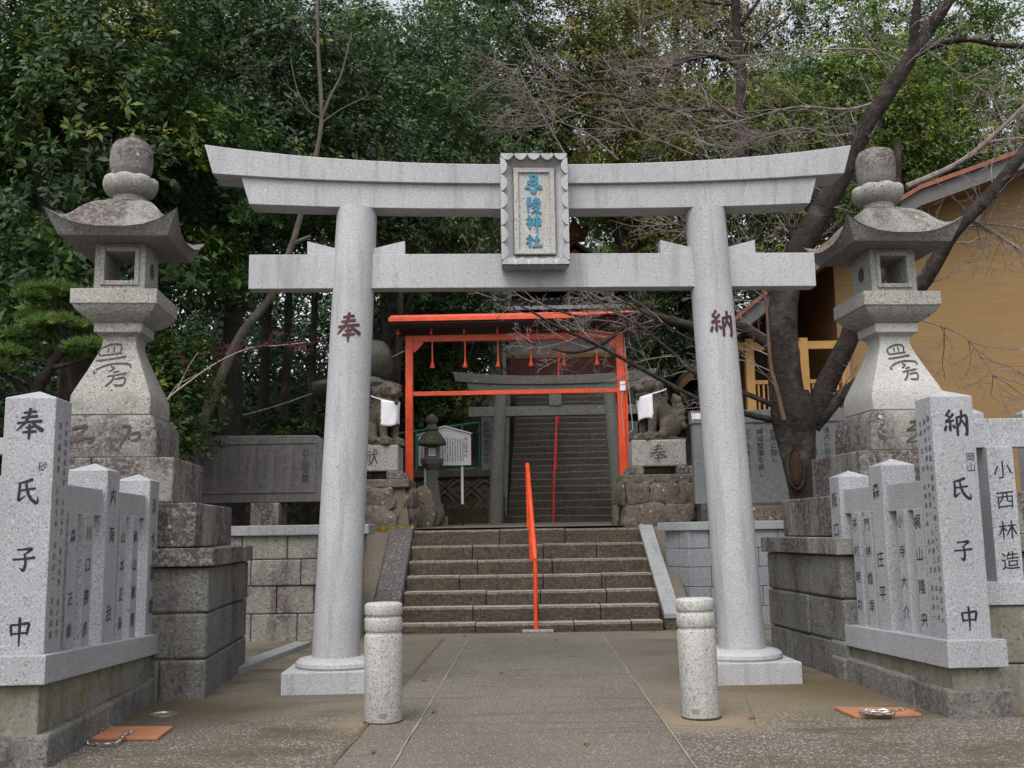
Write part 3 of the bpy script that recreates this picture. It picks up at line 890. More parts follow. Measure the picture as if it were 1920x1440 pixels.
beam(MB(), 3.185, 3.27, 4.885, 0.105, 5.085, 0.205, -0.20, 0.20).build('top_lintel', MT['new_granite'], tr, bevel=0.006, smooth=30)
beam(MB(), 2.83, 2.915, 4.637, 0.055, 4.895, 0.085, -0.145, 0.145).build('second_lintel', MT['new_granite'], tr, bevel=0.005, smooth=30)
MB().box(-2.83, 2.86, -0.085, 0.085, 3.838, 4.188).build('tie_beam', MT['new_granite'], tr, bevel=0.006)
for s in (-1, 1):
    for o_ in (-1, 1):
        xin = s * 1.79 + o_ * 0.16
        xout = s * 1.775 + o_ * 0.485
        poly = [(xin, 4.189), (xout, 4.189), (xout, 4.328), (xin, 4.245)]
        if o_ < 0: poly = poly[::-1]
        MB().prism(poly, -0.07, 0.07).build('wedge', MT['new_granite'], tr, bevel=0.004)
# tablet
b = MB().box(-0.325, 0.33, -0.215, -0.10, 4.012, 5.135)
fr = b.build('name_tablet', MT['new_granite'], tr, bevel=0.004)
b = MB()
x0, x1, z0, z1 = -0.330, 0.335, 4.008, 5.138
xi0, xi1, zi0, zi1 = -0.205, 0.21, 4.12, 5.015
yo, yi = -0.325, -0.235
def slope(pa, pb, pc, pd):
    # sloping border piece, from outer edge (front) back to the inner panel
    b.hexa([(pa[0], yo, pa[1]), (pb[0], yo, pb[1]), (pc[0], yi, pc[1]), (pd[0], yi, pd[1])],
           [(pa[0], -0.216, pa[1]), (pb[0], -0.216, pb[1]), (pc[0], -0.216, pc[1]), (pd[0], -0.216, pd[1])])
slope((x0, z1), (x1, z1), (xi1, zi1), (xi0, zi1))
slope((x1, z0), (x0, z0), (xi0, zi0), (xi1, zi0))
slope((x0, z0), (x0, z1), (xi0, zi1), (xi0, zi0))
slope((x1, z1), (x1, z0), (xi1, zi0), (xi1, zi1))
b.build('border', MT['new_granite'], fr)
b = MB()
def scallops(length, n, place, depth=0.052, m=10):
    for q in range(n):
        a0, a1 = length * q / n, length * (q + 1) / n
        pts = [(a0 + .004, 0)] + [(a0 + .004 + (a1 - a0 - .008) * k / m, 0.014 + depth * math.sin(math.pi * k / m) ** 0.7) for k in range(m + 1)] + [(a1 - .004, 0)]
        nn = len(pts)
        f = [place(u, w, -0.352) for u, w in pts] + [place(u, w * 0.9, -0.300) for u, w in pts]
        fs_ = [tuple(range(nn)), tuple(nn + j for j in reversed(range(nn)))]
        fs_ += [((j + 1) % nn, j, nn + j, nn + (j + 1) % nn) for j in range(nn)]
        b.add(f, fs_)
scallops(x1 - x0, 5, lambda u, w, y: (x0 + u, y, z1 - w))
scallops(x1 - x0, 5, lambda u, w, y: (x0 + u, y, z0 + w))
scallops(z1 - z0 - 0.08, 6, lambda u, w, y: (x0 + w, y, z0 + 0.04 + u))
scallops(z1 - z0 - 0.08, 6, lambda u, w, y: (x1 - w, y, z0 + 0.04 + u))
b.build('scalloped_edge', MT['new_granite'], fr)
b = MB()
px0, px1, pz0, pz1, w_ = -0.200, 0.205, 4.128, 5.01, 0.046
for q in ((px0, px1, pz1 - w_, pz1), (px0, px1, pz0, pz0 + w_), (px0, px0 + w_, pz0 + w_, pz1 - w_), (px1 - w_, px1, pz0 + w_, pz1 - w_)):
    b.box(q[0], q[1], -0.292, -0.217, q[2], q[3])
b.box(px0 + w_, px1 - w_, -0.268, -0.217, pz0 + w_, pz1 - w_)
b.build('panel', MT['bollard_granite'], fr, bevel=0.002)
b = MB()
fl = lambda x, z, d: (x, -0.268 - d, z)
for ch, zc, h, w in (('忍', 4.842, 0.190, 0.160), ('陵', 4.628, 0.160, 0.150), ('神', 4.450, 0.150, 0.150), ('社', 4.262, 0.128, 0.160)):
    brush(b, ch, -0.008, zc, w, h, 0.014, 1.35, fl)
b.build('lettering', MT['blue_paint'], fr)

# ------------------------------------------------------------------ big stone lanterns on their stepped bases
def sq_ring(half, z, m=8, corner=None):
    """ring of 4*m points round a square, corner(c) gives extra (dz, dhalf), c = 0 mid side .. 1 corner"""
    out = []
    for side in range(4):
        for k in range(m):
            t = -1 + 2 * k / m
            c = abs(t)
            dz, dh = corner(c) if corner else (0, 0)
            h = half + dh
            x, y = t * h, -h
            for _ in range(side):
                x, y = -y, x
            out.append((x, y, z + dz))
    return out
def lantern_roof(b, half=0.60, zb=1.772, ze=1.85, lift=0.185, top=0.18, rise=0.405, low=0.525):
    rings = [sq_ring(0.02, zb), sq_ring(low - 0.02, zb), sq_ring(low, zb + 0.005)]
    def cn(k):
        return lambda c: (lift * k * c ** 3.2, 0.045 * k * c * c)
    rings.append(sq_ring(half - 0.012, ze - 0.006, corner=cn(0.97)))
    prof = [(1.0, 0.0, 1.0), (0.93, 0.016, 0.80), (0.86, 0.05, 0.52), (0.79, 0.12, 0.26), (0.72, 0.21, 0.09), (0.645, 0.30, 0.02), (0.56, 0.375, 0), (0.47, 0.428, 0), (0.385, 0.462, 0), (0.31, 0.482, 0), (0.305, 0.50, 0)]
    for r, h, k in prof:
        rings.append(sq_ring(half * r, ze + rise * h / 0.488, corner=cn(k)))
    rings.append(sq_ring(0.02, ze + rise * 1.02))
    return b.loft(rings)
def lantern(label, loc, rz, broken, mats):
    t = T('stone_lantern', label, 'stone lantern', loc, rz)
    pr = [(.385, 0), (.388, .10), (.383, .19), (.352, .27), (.300, .39), (.250, .51), (.208, .615), (.180, .69), (.168, .745), (.166, .785), (.176, .815), (.205, .84), (.232, .85), (.237, .86), (.237, .955)]
    sh = MB()
    rings = [sq_ring(h, z, 4) for h, z in pr]
    o = sh.loft(rings).build('shaft', mats['shaft'], t, bevel=0.012, smooth=28)
    b = MB()
    def onslope(x, z, d):
        # follow the sloping front of the shaft
        for (h0, z0), (h1, z1) in zip(pr[:-1], pr[1:]):
            if z0 <= z <= z1:
                h = h0 + (h1 - h0) * (z - z0) / (z1 - z0)
                return (x, -h - d, z)
        return (x, -0.2 - d, z)
    if broken:
        brush(b, 'shaft', 0.03, 0.52, 0.31, 0.42, 0.004, 0.75, onslope)
    else:
        brush(b, 'shaft', -0.03, 0.51, 0.36, 0.47, 0.003, 0.6, onslope)
    b.build('inscription', MT['recess_shade_stone'], o)
    rings = [sq_ring(h, z, 4) for h, z in [(.24, .955), (.275, .975), (.33, 1.01), (.375, 1.055), (.40, 1.095), (.408, 1.108), (.42, 1.112), (.42, 1.262)]]
    MB().loft(rings).build('platform', mats['mid'], t, bevel=0.012, smooth=28)
    b = MB()
    a, w, zb, zt, wz0, wz1 = 0.25, 0.145, 1.262, 1.772, 1.385, 1.685
    b.box(-a, -w, -a, a, zb, zt); b.box(w, a, -a, a, zb, zt)
    b.box(-w, w, -a, a, zb, wz0); b.box(-w, w, -a, a, wz1, zt)
    fb = b.build('fire_box', mats['mid'], t, bevel=0.006)
    for sy in (-1, 1):
        b = MB()
        f0, f1 = sorted((sy * a, sy * (a + 0.018)))
        b.box(-0.19, -w - .002, f0, f1, 1.335, 1.735); b.box(w + .002, 0.19, f0, f1, 1.335, 1.735)
        b.box(-w, w, f0, f1, 1.335, wz0 - .002); b.box(-w, w, f0, f1, wz1 + .002, 1.735)
        b.build('window_frame', mats['mid'], fb, bevel=0.006)
    for sx in (-1, 1):
        b = MB()
        ring = []
        for k in range(20):
            an = 2 * math.pi * k / 20
            ring.append((sx * (a + 0.003), 0.075 * math.cos(an), 1.54 + 0.085 * math.sin(an)))
        b.add(ring, [tuple(range(20)) if sx > 0 else tuple(reversed(range(20)))])
        b.build('moon_hole_disc', MT['recess_shade_stone'], fb)  # flat dark disc, the shade of a round hole put into colour
    lantern_roof(MB()).build('roof', mats['top'], t, smooth=27)
    b = MB()
    rings = []
    n = 48
    for r, z, k in [(.168, 2.255, 0), (.168, 2.33, 0), (.19, 2.342, 0), (.235, 2.37, .3), (.258, 2.41, .7), (.268, 2.455, 1), (.264, 2.50, 1), (.24, 2.525, .8), (.20, 2.53, .2), (.10, 2.53, 0)]:
        rings.append([((r + 0.014 * k * abs(math.cos(4 * th))) * math.cos(th), (r + 0.014 * k * abs(math.cos(4 * th))) * math.sin(th), z + 0.018 * k * abs(math.cos(4 * th))) for th in (2 * math.pi * j / n for j in range(n))])
    b.loft(rings).build('lotus_collar', mats['mid'], t, smooth=50)
    if broken:
        pr2 = [(.15, 2.53), (.19, 2.57), (.208, 2.67), (.213, 2.80), (.205, 2.89), (.175, 2.95), (.11, 2.98), (.02, 2.985)]
    else:
        pr2 = [(.14, 2.53), (.185, 2.565), (.208, 2.64), (.218, 2.74), (.214, 2.82), (.196, 2.885), (.16, 2.93), (.11, 2.96), (.055, 2.975), (.036, 2.985), (.028, 3.01), (.018, 3.04), (.004, 3.055)]
    rings = []
    for r, z in pr2:
        rings.append([((r + (0.006 * abs(math.cos(5 * th)) if not broken else 0.004 * math.sin(3 * th))) * math.cos(th), (r + 0.004 * math.sin(2 * th + z * 3)) * math.sin(th), z) for th in (2 * math.pi * j / 32 for j in range(32))])
    MB().loft(rings).build('finial', mats['top'], t, smooth=60)
    return t
LM = {'shaft': MT['old_granite'], 'mid': MT['old_granite'], 'top': MT['dark_old_granite']}
RM = {'shaft': MT['pale_shaft_granite'], 'mid': MT['old_granite'], 'top': MT['dark_old_granite']}
LAX, RAX = (-4.158, 10.168), (3.92, 10.95)
lantern('tall weathered stone lantern with a pointed finial tip on the left stepped base', (LAX[0], LAX[1], 2.62), 6, False, LM)
lantern('tall stone lantern with a pale shaft and flat broken finial on the right base', (RAX[0], RAX[1], 2.62), 5, True, RM)
def pedestal(label, ax, seed, glyph, rz):
    t = T('lantern_pedestal', label, 'stone pedestal', (ax[0], ax[1], 0), rz)
    def ring_courses(b, hx, hy, rows, lo, hi, sd, rough, gap=0.01):
        # four faces of blocks round a solid core
        r2 = random.Random(sd)
        for z0, z1 in rows:
            off = r2.uniform(0, 0.3)
            for face in range(4):
                L = hx if face % 2 == 0 else hy
                D = hy if face % 2 == 0 else hx
                x = -L
                first = True
                while x < L - 1e-6:
                    w = r2.uniform(lo, hi) * (0.7 if first else 1)
                    first = False
                    e = x + w
                    if L - e < lo * 0.6: e = L
                    f = r2.uniform(-rough, rough)
                    M = Matrix.Rotation(face * math.pi / 2, 4, 'Z')
                    x0_ = x + gap / 2 if x > -L else x
                    b.box(x0_, e - gap / 2 if e < L else e, -D + f, -D + 0.30 - 0.01 * face, z0 + gap / 2, z1 - gap / 2, M)
                    x = e
        return b
    b = ring_courses(MB(), 1.12, 1.05, [(-0.06, 0.34), (0.34, 0.745), (0.745, 1.155)], 0.55, 0.95, seed, 0.014)
    c = b.build('base_tier', MT['pedestal_granite'], t, bevel=0.022)
    MB().box(-1.08, 1.08, -1.01, 1.01, -.05, 1.15).build('mortar_core', MT['mortar'], c)
    b = ring_courses(MB(), 1.17, 1.10, [(1.155, 1.325)], 0.7, 1.2, seed + 1, 0.004, 0.006)
    b.box(-0.9, 0.9, -0.9, 0.9, 1.16, 1.318)
    b.build('ledge', MT['stained_granite'], t, bevel=0.012)
    b = ring_courses(MB(), 0.965, 0.90, [(1.325, 1.742)], 0.55, 1.0, seed + 2, 0.006)
    b.box(-0.7, 0.7, -0.7, 0.7, 1.33, 1.736)
    b.build('tier', MT['stained_granite'], t, bevel=0.015)
    b = ring_courses(MB(), 0.69, 0.65, [(1.742, 2.185)], 0.7, 1.0, seed + 3, 0.005)
    b.box(-0.42, 0.42, -0.42, 0.42, 1.75, 2.178)
    b.build('tier', MT['stained_granite'], t, bevel=0.015)
    b = MB()
    b.loft([sq_ring(h, z, 4) for h, z in [(.475, 2.185), (.48, 2.24), (.47, 2.50), (.44, 2.58), (.40, 2.618)]])
    o = b.build('tier', MT['dark_old_granite'] if glyph == 'L' else MT['stained_granite'], t, bevel=0.02, smooth=28)
    b = MB()
    f = lambda x, z, d: (x, -0.474 - d, z)
    if glyph == 'L':
        brush(b, 'two', -0.22, 2.40, 0.26, 0.24, 0.005, 1.2, f)
        brush(b, 'stone', 0.22, 2.39, 0.24, 0.24, 0.005, 1.2, f)
    else:
        brush(b, 'cloud', 0.02, 2.38, 0.26, 0.26, 0.005, 1.0, f)
    b.build('inscription', MT['recess_shade_stone'], o)
    return t
pedestal('stepped pedestal of stained granite blocks under the left stone lantern', LAX, 31, 'L', 6.3)
pedestal('stepped pedestal of grey granite blocks under the right stone lantern', RAX, 61, 'R', 6.0)

# ------------------------------------------------------------------ stone fences (tamagaki)
def fence(label, loc, rz, sg, zb0, zb1, zq0, zq1, plinth, P, SL, rail, texts, front, side_cols, length):
    """sg=+1: body lies towards +y (left fence), -1: towards -y. Path-facing side is y=0."""
    t = T('stone_fence', label, 'fence', loc, rz)
    Y = lambda a: sg * a
    def bx(b, s0, s1, ya, yb, z0, z1):
        y0, y1 = sorted((Y(ya), Y(yb)))
        b.box(s0, s1, y0, y1, z0, z1)
    def sl(b, s0, s1, ya, yb, z0a, z0b, z1a, z1b):
        y0, y1 = sorted((Y(ya), Y(yb)))
        b.hexa([(s0, y0, z0a), (s1, y0, z0b), (s1, y1, z0b), (s0, y1, z0a)], [(s0, y0, z1a), (s1, y0, z1b), (s1, y1, z1b), (s0, y1, z1a)])
    b = MB()
    sl(b, -0.06, length, 0.0, 0.46, zq0, zq1, zb0, zb1)
    b.build('base_course', MT['fence_granite'], t, bevel=0.006)
    b = MB()
    sl(b, 0.0, length - 0.03, 0.05, 0.42, plinth - .02, plinth - .02, zq0 - .003, zq1 - .003)
    b.build('concrete_bed', MT['concrete'], t, bevel=0.01)
    b = MB()
    r2 = random.Random(int(loc[1] * 100))
    x = -0.02
    while x < length - 0.05:
        e = min(x + r2.uniform(0.45, 0.8), length)
        if length - e < 0.3: e = length
        f = r2.uniform(-.03, .012)
        bx(b, x + .004, e - .004, f, 0.5, -0.05, plinth + r2.uniform(-.012, .012))
        x = e
    b.build('plinth_stones', MT['pedestal_granite'], t, bevel=0.025)
    def zbase(s): return zb0 + (zb1 - zb0) * (s + 0.06) / (length + 0.06)
    dirx = sg
    def side(x_c):
        return lambda x, z, d: (x_c + dirx * x, Y(0.06) - sg * d, z)
    posts = []
    for i, (s0, s1, zt, ya, yb) in enumerate(P):
        b = MB()
        y0, y1 = sorted((Y(ya), Y(yb)))
        cx, cy, hx, hy = (s0 + s1) / 2, (y0 + y1) / 2, (s1 - s0) / 2, (y1 - y0) / 2
        z0 = zbase(s0) - 0.02
        b.loft([[(cx - hx * k, cy - hy * k, z), (cx + hx * k, cy - hy * k, z), (cx + hx * k, cy + hy * k, z), (cx - hx * k, cy + hy * k, z)] for k, z in ((1, z0), (1, zt), (0.03, zt + 0.06))])
        posts.append(b.build('post', MT['fence_granite'], t, bevel=0.006))
    slats = []
    for s0, s1 in SL:
        b = MB()
        bx(b, s0, s1, 0.07, 0.25, zbase(s0) - 0.02, rail[0] + 0.01)
        slats.append(b.build('slat', MT['fence_granite'], t, bevel=0.005))
    for (s0, s1) in [(P[0][1] - .02, P[1][0] + .02), (P[1][1] - .02, P[2][0] + .02)]:
        b = MB()
        bx(b, s0, s1, 0.10, 0.23, rail[0], rail[1])
        b.build('rail', MT['fence_granite'], t, bevel=0.006)
    for kind, i, text, z0, z1, size in texts:
        par = posts[i] if kind == 'p' else slats[i]
        s0, s1 = (P[i][0], P[i][1]) if kind == 'p' else SL[i]
        yo = 0.06 if kind == 'p' else 0.07
        f = lambda x, z, d, c=(s0 + s1) / 2 - sg * 0.01, yo=yo: (c + dirx * x, Y(yo) - sg * d, z)
        column(MB(), text, 0, z0, z1, size, f, 0.0025, sx=1.0).build('inscription', MT['ink'], par)
    # narrow columns of names on the side of the corner post
    b = MB()
    c = (P[0][0] + P[0][1]) / 2
    for dx, txt, z0, z1, sz in side_cols:
        f = lambda x, z, d, dx=dx: (c + dirx * (x + dx), Y(P[0][3]) - sg * d, z)
        column(b, txt, 0, z0, z1, sz, f, 0.0025)
    b.build('names', MT['grey_ink'], posts[0])
    # big brush characters on the front of the corner post
    b = MB()
    yc = (P[0][3] + P[0][4]) / 2
    ff_ = lambda x, z, d: (P[0][0] - d, Y(yc) - x if True else 0, z)
    for ch, x, z, w, h in front[0]:
        brush(b, ch, x, z, w, h, 0.002, 1.3, ff_, lift=0.0004)
    for txt, x, z0, z1, sz in front[1]:
        column(b, txt, x, z0, z1, sz, ff_, 0.0025)
    b.build('inscription', MT['ink'], posts[0])
    return t, posts
LT = [('s', 0, '森　正義', 1.44, 0.79, 0.105), ('s', 1, '川口勝彦', 1.46, 0.77, 0.115), ('p', 1, '内海　治', 1.74, 0.85, 0.145), ('s', 2, '山本正海', 1.43, 0.74, 0.115), ('s', 3, '秋山敏隆', 1.43, 0.74, 0.12), ('p', 2, '清水富雄', 1.70, 0.82, 0.15)]
fence('pale granite fence on the left with a tall inscribed corner post, capped posts and slats', (-3.09, 6.58, 0), 95.75, 1, 0.693, 0.565, 0.512, 0.392, 0.20,
      [(0.07, 0.37, 2.355, 0.06, 0.39), (1.23, 1.54, 1.945, 0.06, 0.36), (2.44, 2.745, 1.93, 0.06, 0.36)],
      [(0.46, 0.64), (0.79, 0.98), (1.64, 1.80), (1.98, 2.17)], (1.59, 1.795), LT,
      ([('奉', 0.0, 2.185, 0.185, 0.20), ('氏', 0.0, 1.735, 0.165, 0.165), ('子', 0.01, 1.295, 0.155, 0.155), ('中', 0.005, 0.835, 0.155, 0.17)], [('砂', 0.10, 1.895, 1.895, 0.065)]),
      [(-0.055, '西川藤太郎　元谷弓木　河村辰一　坪井政義', 2.17, 0.80, 0.052), (0.055, '今寄進造委員会　大月末吉　清水富雄　西川富司', 2.20, 0.80, 0.048)], 2.76)
RT = [('s', 0, '梶山隆央', 1.45, 0.68, 0.125), ('s', 1, '小寺大介', 1.46, 0.71, 0.115), ('p', 1, '森　庄平', 1.73, 0.84, 0.15), ('s', 2, '門林煌幸', 1.44, 0.72, 0.12), ('s', 3, '井村明功', 1.45, 0.71, 0.115), ('p', 2, '阪口保男', 1.68, 0.82, 0.15)]
fence('pale granite fence on the right with a tall inscribed corner post, capped posts and slats', (3.07, 7.87, 0), 94.5, -1, 0.567, 0.504, 0.366, 0.313, 0.215,
      [(0.04, 0.31, 2.42, 0.06, 0.40), (1.03, 1.29, 1.95, 0.06, 0.36), (2.02, 2.275, 1.905, 0.06, 0.36)],
      [(0.345, 0.50), (0.66, 0.815), (1.35, 1.51), (1.62, 1.79)], (1.545, 1.78), RT,
      ([('納', 0.02, 2.205, 0.20, 0.215), ('氏', 0.015, 1.70, 0.17, 0.17), ('子', 0.0, 1.23, 0.155, 0.155), ('中', 0.005, 0.72, 0.155, 0.17)], [('岡山', 0.115, 1.94, 1.86, 0.075)]),
      [(0.075, '鎮守の森復元事業の一環として玉垣を建立する', 2.25, 0.70, 0.05), (0.01, '藤井紙造委員　木田善一　山木悪三郎　松井守治', 2.23, 0.72, 0.046), (-0.06, '北浦　志　郎　石橋善七郎　松井　宏　阪口俊一', 2.22, 0.72, 0.046)], 2.28)
# fence stretches that run along the street
def street_fence(label, x0, x1, Y, zr0, zr1, zb0, zb1, posts, mats=None, text=None, wall=True, zw=0.17):
    t = T('stone_fence', label, 'fence', (x0, Y, 0), 0)
    L = x1 - x0
    b = MB().box(min(0, L), max(0, L), 0.10, 0.24, zr0, zr1)
    b.build('rail', MT['fence_granite'], t, bevel=0.006)
    b = MB().box(min(0, L) + .002, max(0, L), 0.0, 0.42, zb0, zb1)
    b.build('base_course', MT['fence_granite'], t, bevel=0.006)
    if wall:
        b = courses(MB(), min(0.01, L), max(-0.01, L), [(-.05, 0.33), (0.33, zb0 - .002)], lo=0.5, hi=0.9, seed=3, depth=0.36, rough=0.01, y0=0.03)
        b.build('base_wall', MT['concrete'], t, bevel=0.015)
    for a, c, zt in posts:
        b = MB().loft([[(a, .05, z), (c, .05, z), (c, .33, z), (a, .33, z)] for z in (zb1 - .02, zt)])
        p = b.build('post', MT['fence_granite'], t, bevel=0.006)
        if text:
            f = lambda x, z, d, q=(a + c) / 2: (q + x, 0.05 - d, z)
            column(MB(), text, 0.01, 1.86, 1.13, 0.155, f, 0.0025).build('inscription', MT['ink'], p)
            text = None
    return t
street_fence('short street side granite fence with one inscribed post, right of the tall corner post', 3.50, 6.2, 8.28, 2.045, 2.285, 0.785, 0.965, [(0.215, 0.43, 2.05), (0.95, 1.17, 2.05), (1.7, 1.92, 2.05)], text='小西林造')
street_fence('street side granite fence rail meeting the left tall corner post', -3.52, -6.5, 6.72, 1.635, 1.85, 0.515, 0.69, [(-1.2, -1.0, 1.64), (-2.2, -2.0, 1.64)], wall=True)
for i, (a, yy, zt) in enumerate([(4.78, 11.0, 2.67), (5.37, 11.0, 2.66)]):
    b = MB().loft([[(-.09 * k, -.09 * k, z), (.09 * k, -.09 * k, z), (.09 * k, .09 * k, z), (-.09 * k, .09 * k, z)] for k, z in ((1, 0), (1, zt - .06), (.05, zt))])
    o = b.build('fence_post', MT['fence_granite'], None, bevel=0.006, loc=(a, yy, 0))
    tag(o, ['capped granite fence post showing above the right rail, beside the tall corner post', 'capped granite fence post showing above the right rail, at the picture edge'][i], 'post')
t = T('stone_fence', 'plain granite fence rail seen far behind the left tall corner post', 'fence', (-5.0, 9.5, 0))
MB().box(-2.5, 0.12, 0, 0.16, 2.225, 2.385).build('rail', MT['fence_granite'], t, bevel=0.006)
for x in (-0.6, -1.7):
    MB().box(x - .09, x + .09, -.05, 0.20, 0, 2.42).build('post', MT['fence_granite'], t, bevel=0.006)

# ------------------------------------------------------------------ bollards, boards, chains, drain
def bollard(label, loc, rz, tilt):
    t = T('stone_bollard', label, 'bollard', loc, rz, 'granite bollards before the gate')
    t.rotation_euler = (tilt[0], tilt[1], R_(rz))
    r = 0.146
    b = MB().lathe([(r - .012, -0.02), (r, 0.012), (r, 0.640), (r - .004, 0.655), (r - .012, 0.662), (r - .012, 0.676), (r - .005, 0.682), (r, 0.69), (r, 0.766), (r - .004, 0.778), (r - .012, 0.784), (r - .012, 0.796), (r - .004, 0.803), (r, 0.81), (r, 0.874), (r - .006, 0.886), (r - .022, 0.893), (0.06, 0.897), (0.004, 0.898)], 48)
    b.build('column', MT['bollard_granite'], t, smooth=40)
    MB().lathe([(r - .01, -0.02), (r + .004, 0.0), (r + .003, 0.014), (r - .01, 0.018)], 40).build('grime_shade_ring', MT['grime_shade'], t, smooth=50)  # dark ring paints brown stain together with contact shade at the base
    b = MB()
    m = 6
    rings = []
    for q in range(m + 1):
        a = -math.pi / 2 - 0.06 + (0.36 * (q / m - .5))
        rings.append([((r + e) * math.cos(a), (r + e) * math.sin(a), z) for e, z in ((-.004, 0.05), (.003, 0.05), (.003, 0.085), (-.004, 0.085))])
    b.loft(rings).build('plate', plain('plate_' + label[:5], (0.20, 0.165, 0.135), 0.6), t)
    return t
bollard('round granite bollard with two grooves standing before the left gate pillar', (-1.165, 8.02, 0), 10, (0, 0))
bollard('round granite bollard with two grooves standing before the right gate pillar', (1.262, 8.03, 0), -20, (0, R_(-1.2)))
def gnd(px, py, z=0.0):
    r = CAMROT @ Vector(((px - 960) / 1900.0, (720 - py) / 1900.0, -1))
    k = (z - EYE) / r.z
    return Vector((r.x * k, r.y * k, z))
def board(label, pix, th=0.024):
    q = [gnd(*p) for p in pix]
    c = sum(q, Vector()) / 4
    b = MB().hexa([(p.x - c.x, p.y - c.y, 0.002) for p in q], [(p.x - c.x, p.y - c.y, th) for p in q])
    o = b.build('clay_board', MT['terracotta'], None, bevel=0.004, loc=(c.x, c.y, 0))
    return tag(o, label, 'board')
board('flat terracotta board on the ground at the left, a chain over one corner', [(165, 1390), (296, 1389), (324, 1367.5), (198, 1368)])
board('flat terracotta board on the ground at the right, a chain piled on it', [(1602, 1347.5), (1728, 1344), (1698, 1332), (1563, 1330.5)])
def chain(label, pts, seed):
    pts = [Vector(p) for p in pts]
    # resample
    d = [0]
    for p, q in zip(pts[:-1], pts[1:]): d.append(d[-1] + (q - p).length)
    step = 0.043
    n = int(d[-1] / step)
    b = MB()
    r2 = random.Random(seed)
    org = pts[0].copy(); org.z = 0
    def pos(s):
        for i in range(len(d) - 1):
            if s <= d[i + 1]:
                t = (s - d[i]) / max(1e-6, d[i + 1] - d[i])
                return pts[i].lerp(pts[i + 1], t)
        return pts[-1]
    for i in range(n):
        p, q = pos(i * step), pos((i + 1) * step)
        ax = (q - p).normalized()
        up = Vector((0, 0, 1))
        sd = ax.cross(up).normalized()
        up = sd.cross(ax)
        a = (0.9 if i % 2 else -0.5) + r2.uniform(-.3, .3)
        sd2 = sd * math.cos(a) + up * math.sin(a)
        c = (p + q) / 2 - org
        loop = []
        for k in range(12):
            th = 2 * math.pi * k / 12
            loop.append(c + ax * (0.031 * math.cos(th)) + sd2 * (0.014 * math.sin(th)))
        loop.append(loop[0]); loop.append(loop[1])
        b.tube(loop, 0.0045, 5, cap=False)
    o = b.build('steel_chain', MT['steel'], None, smooth=60, loc=(org.x, org.y, 0))
    return tag(o, label, 'chain')
chain('steel chain draped around the left terracotta board', [gnd(250, 1371, .035), gnd(233, 1378, .035), gnd(222, 1391, .03), gnd(213, 1395, .014), gnd(190, 1396, .014), gnd(165, 1394, .014), gnd(160, 1390, .014), gnd(172, 1380, .02), gnd(186, 1371, .035), gnd(196, 1368, .03)], 4)
pile = []
r2 = random.Random(8)
for k in range(44):
    a = k * 0.95
    rr = 0.03 + 0.045 * r2.random()
    c = gnd(1646, 1335.5, 0.031 + 0.0005 * k)
    pile.append(c + Vector((rr * 1.7 * math.cos(a), rr * math.sin(a), 0)))
pile += [gnd(1670, 1334, .03), gnd(1688, 1332, .03), gnd(1702, 1330.5, .012), gnd(1712, 1330, .012)]
chain('steel chain heaped in a tangle on the right terracotta board', pile, 5)
c = gnd(306, 1341)
t = T('drain_cover', 'small round steel drain cover in the ground near the left pedestal', 'drain cover', (c.x, c.y, 0.001))
MB().lathe([(0.085, 0.0), (0.11, 0.0), (0.11, 0.012), (0.104, 0.014), (0.088, 0.014), (0.085, 0.006)], 32).build('rim', MT['steel'], t, smooth=40)
MB().lathe([(0.084, 0.001), (0.084, 0.006), (0.02, 0.008), (0.001, 0.008)], 32).build('lid', MT['fascia'], t, smooth=40)
# ------------------------------------------------------------------ guardian lions on rubble bases
def rubble_stones(b, x0, x1, y0, y1, z0, z1, seed, n):
    """rounded field stones set round the faces of a battered base"""
    r2 = random.Random(seed)
    for face in range(4):
        L = (x1 - x0) if face % 2 == 0 else (y1 - y0)
        rows = 2
        for r in range(rows):
            zc = z0 + (z1 - z0) * (r + .5) / rows
            u = r2.uniform(-.05, .08)
            while u < L:
                w = r2.uniform(.34, .72)
                uc = u + w / 2
                if uc < L - .05:
                    batter = 0.10 * (1 - (zc - z0) / (z1 - z0))
                    if face == 0: c = (x0 + uc, y0 - batter, zc)
                    elif face == 1: c = (x1 + batter, y0 + uc, zc)
                    elif face == 2: c = (x1 - uc, y1 + batter, zc)
                    else: c = (x0 - batter, y1 - uc, zc)
                    rx, ry = (w * .60, .10) if face % 2 == 0 else (.10, w * .60)
                    b.rock(c, (rx, ry, (z1 - z0) / rows * .64), seed=r2.random() * 90, amp=.42, n=18, m=12, box=.6)
                u += w
    return b
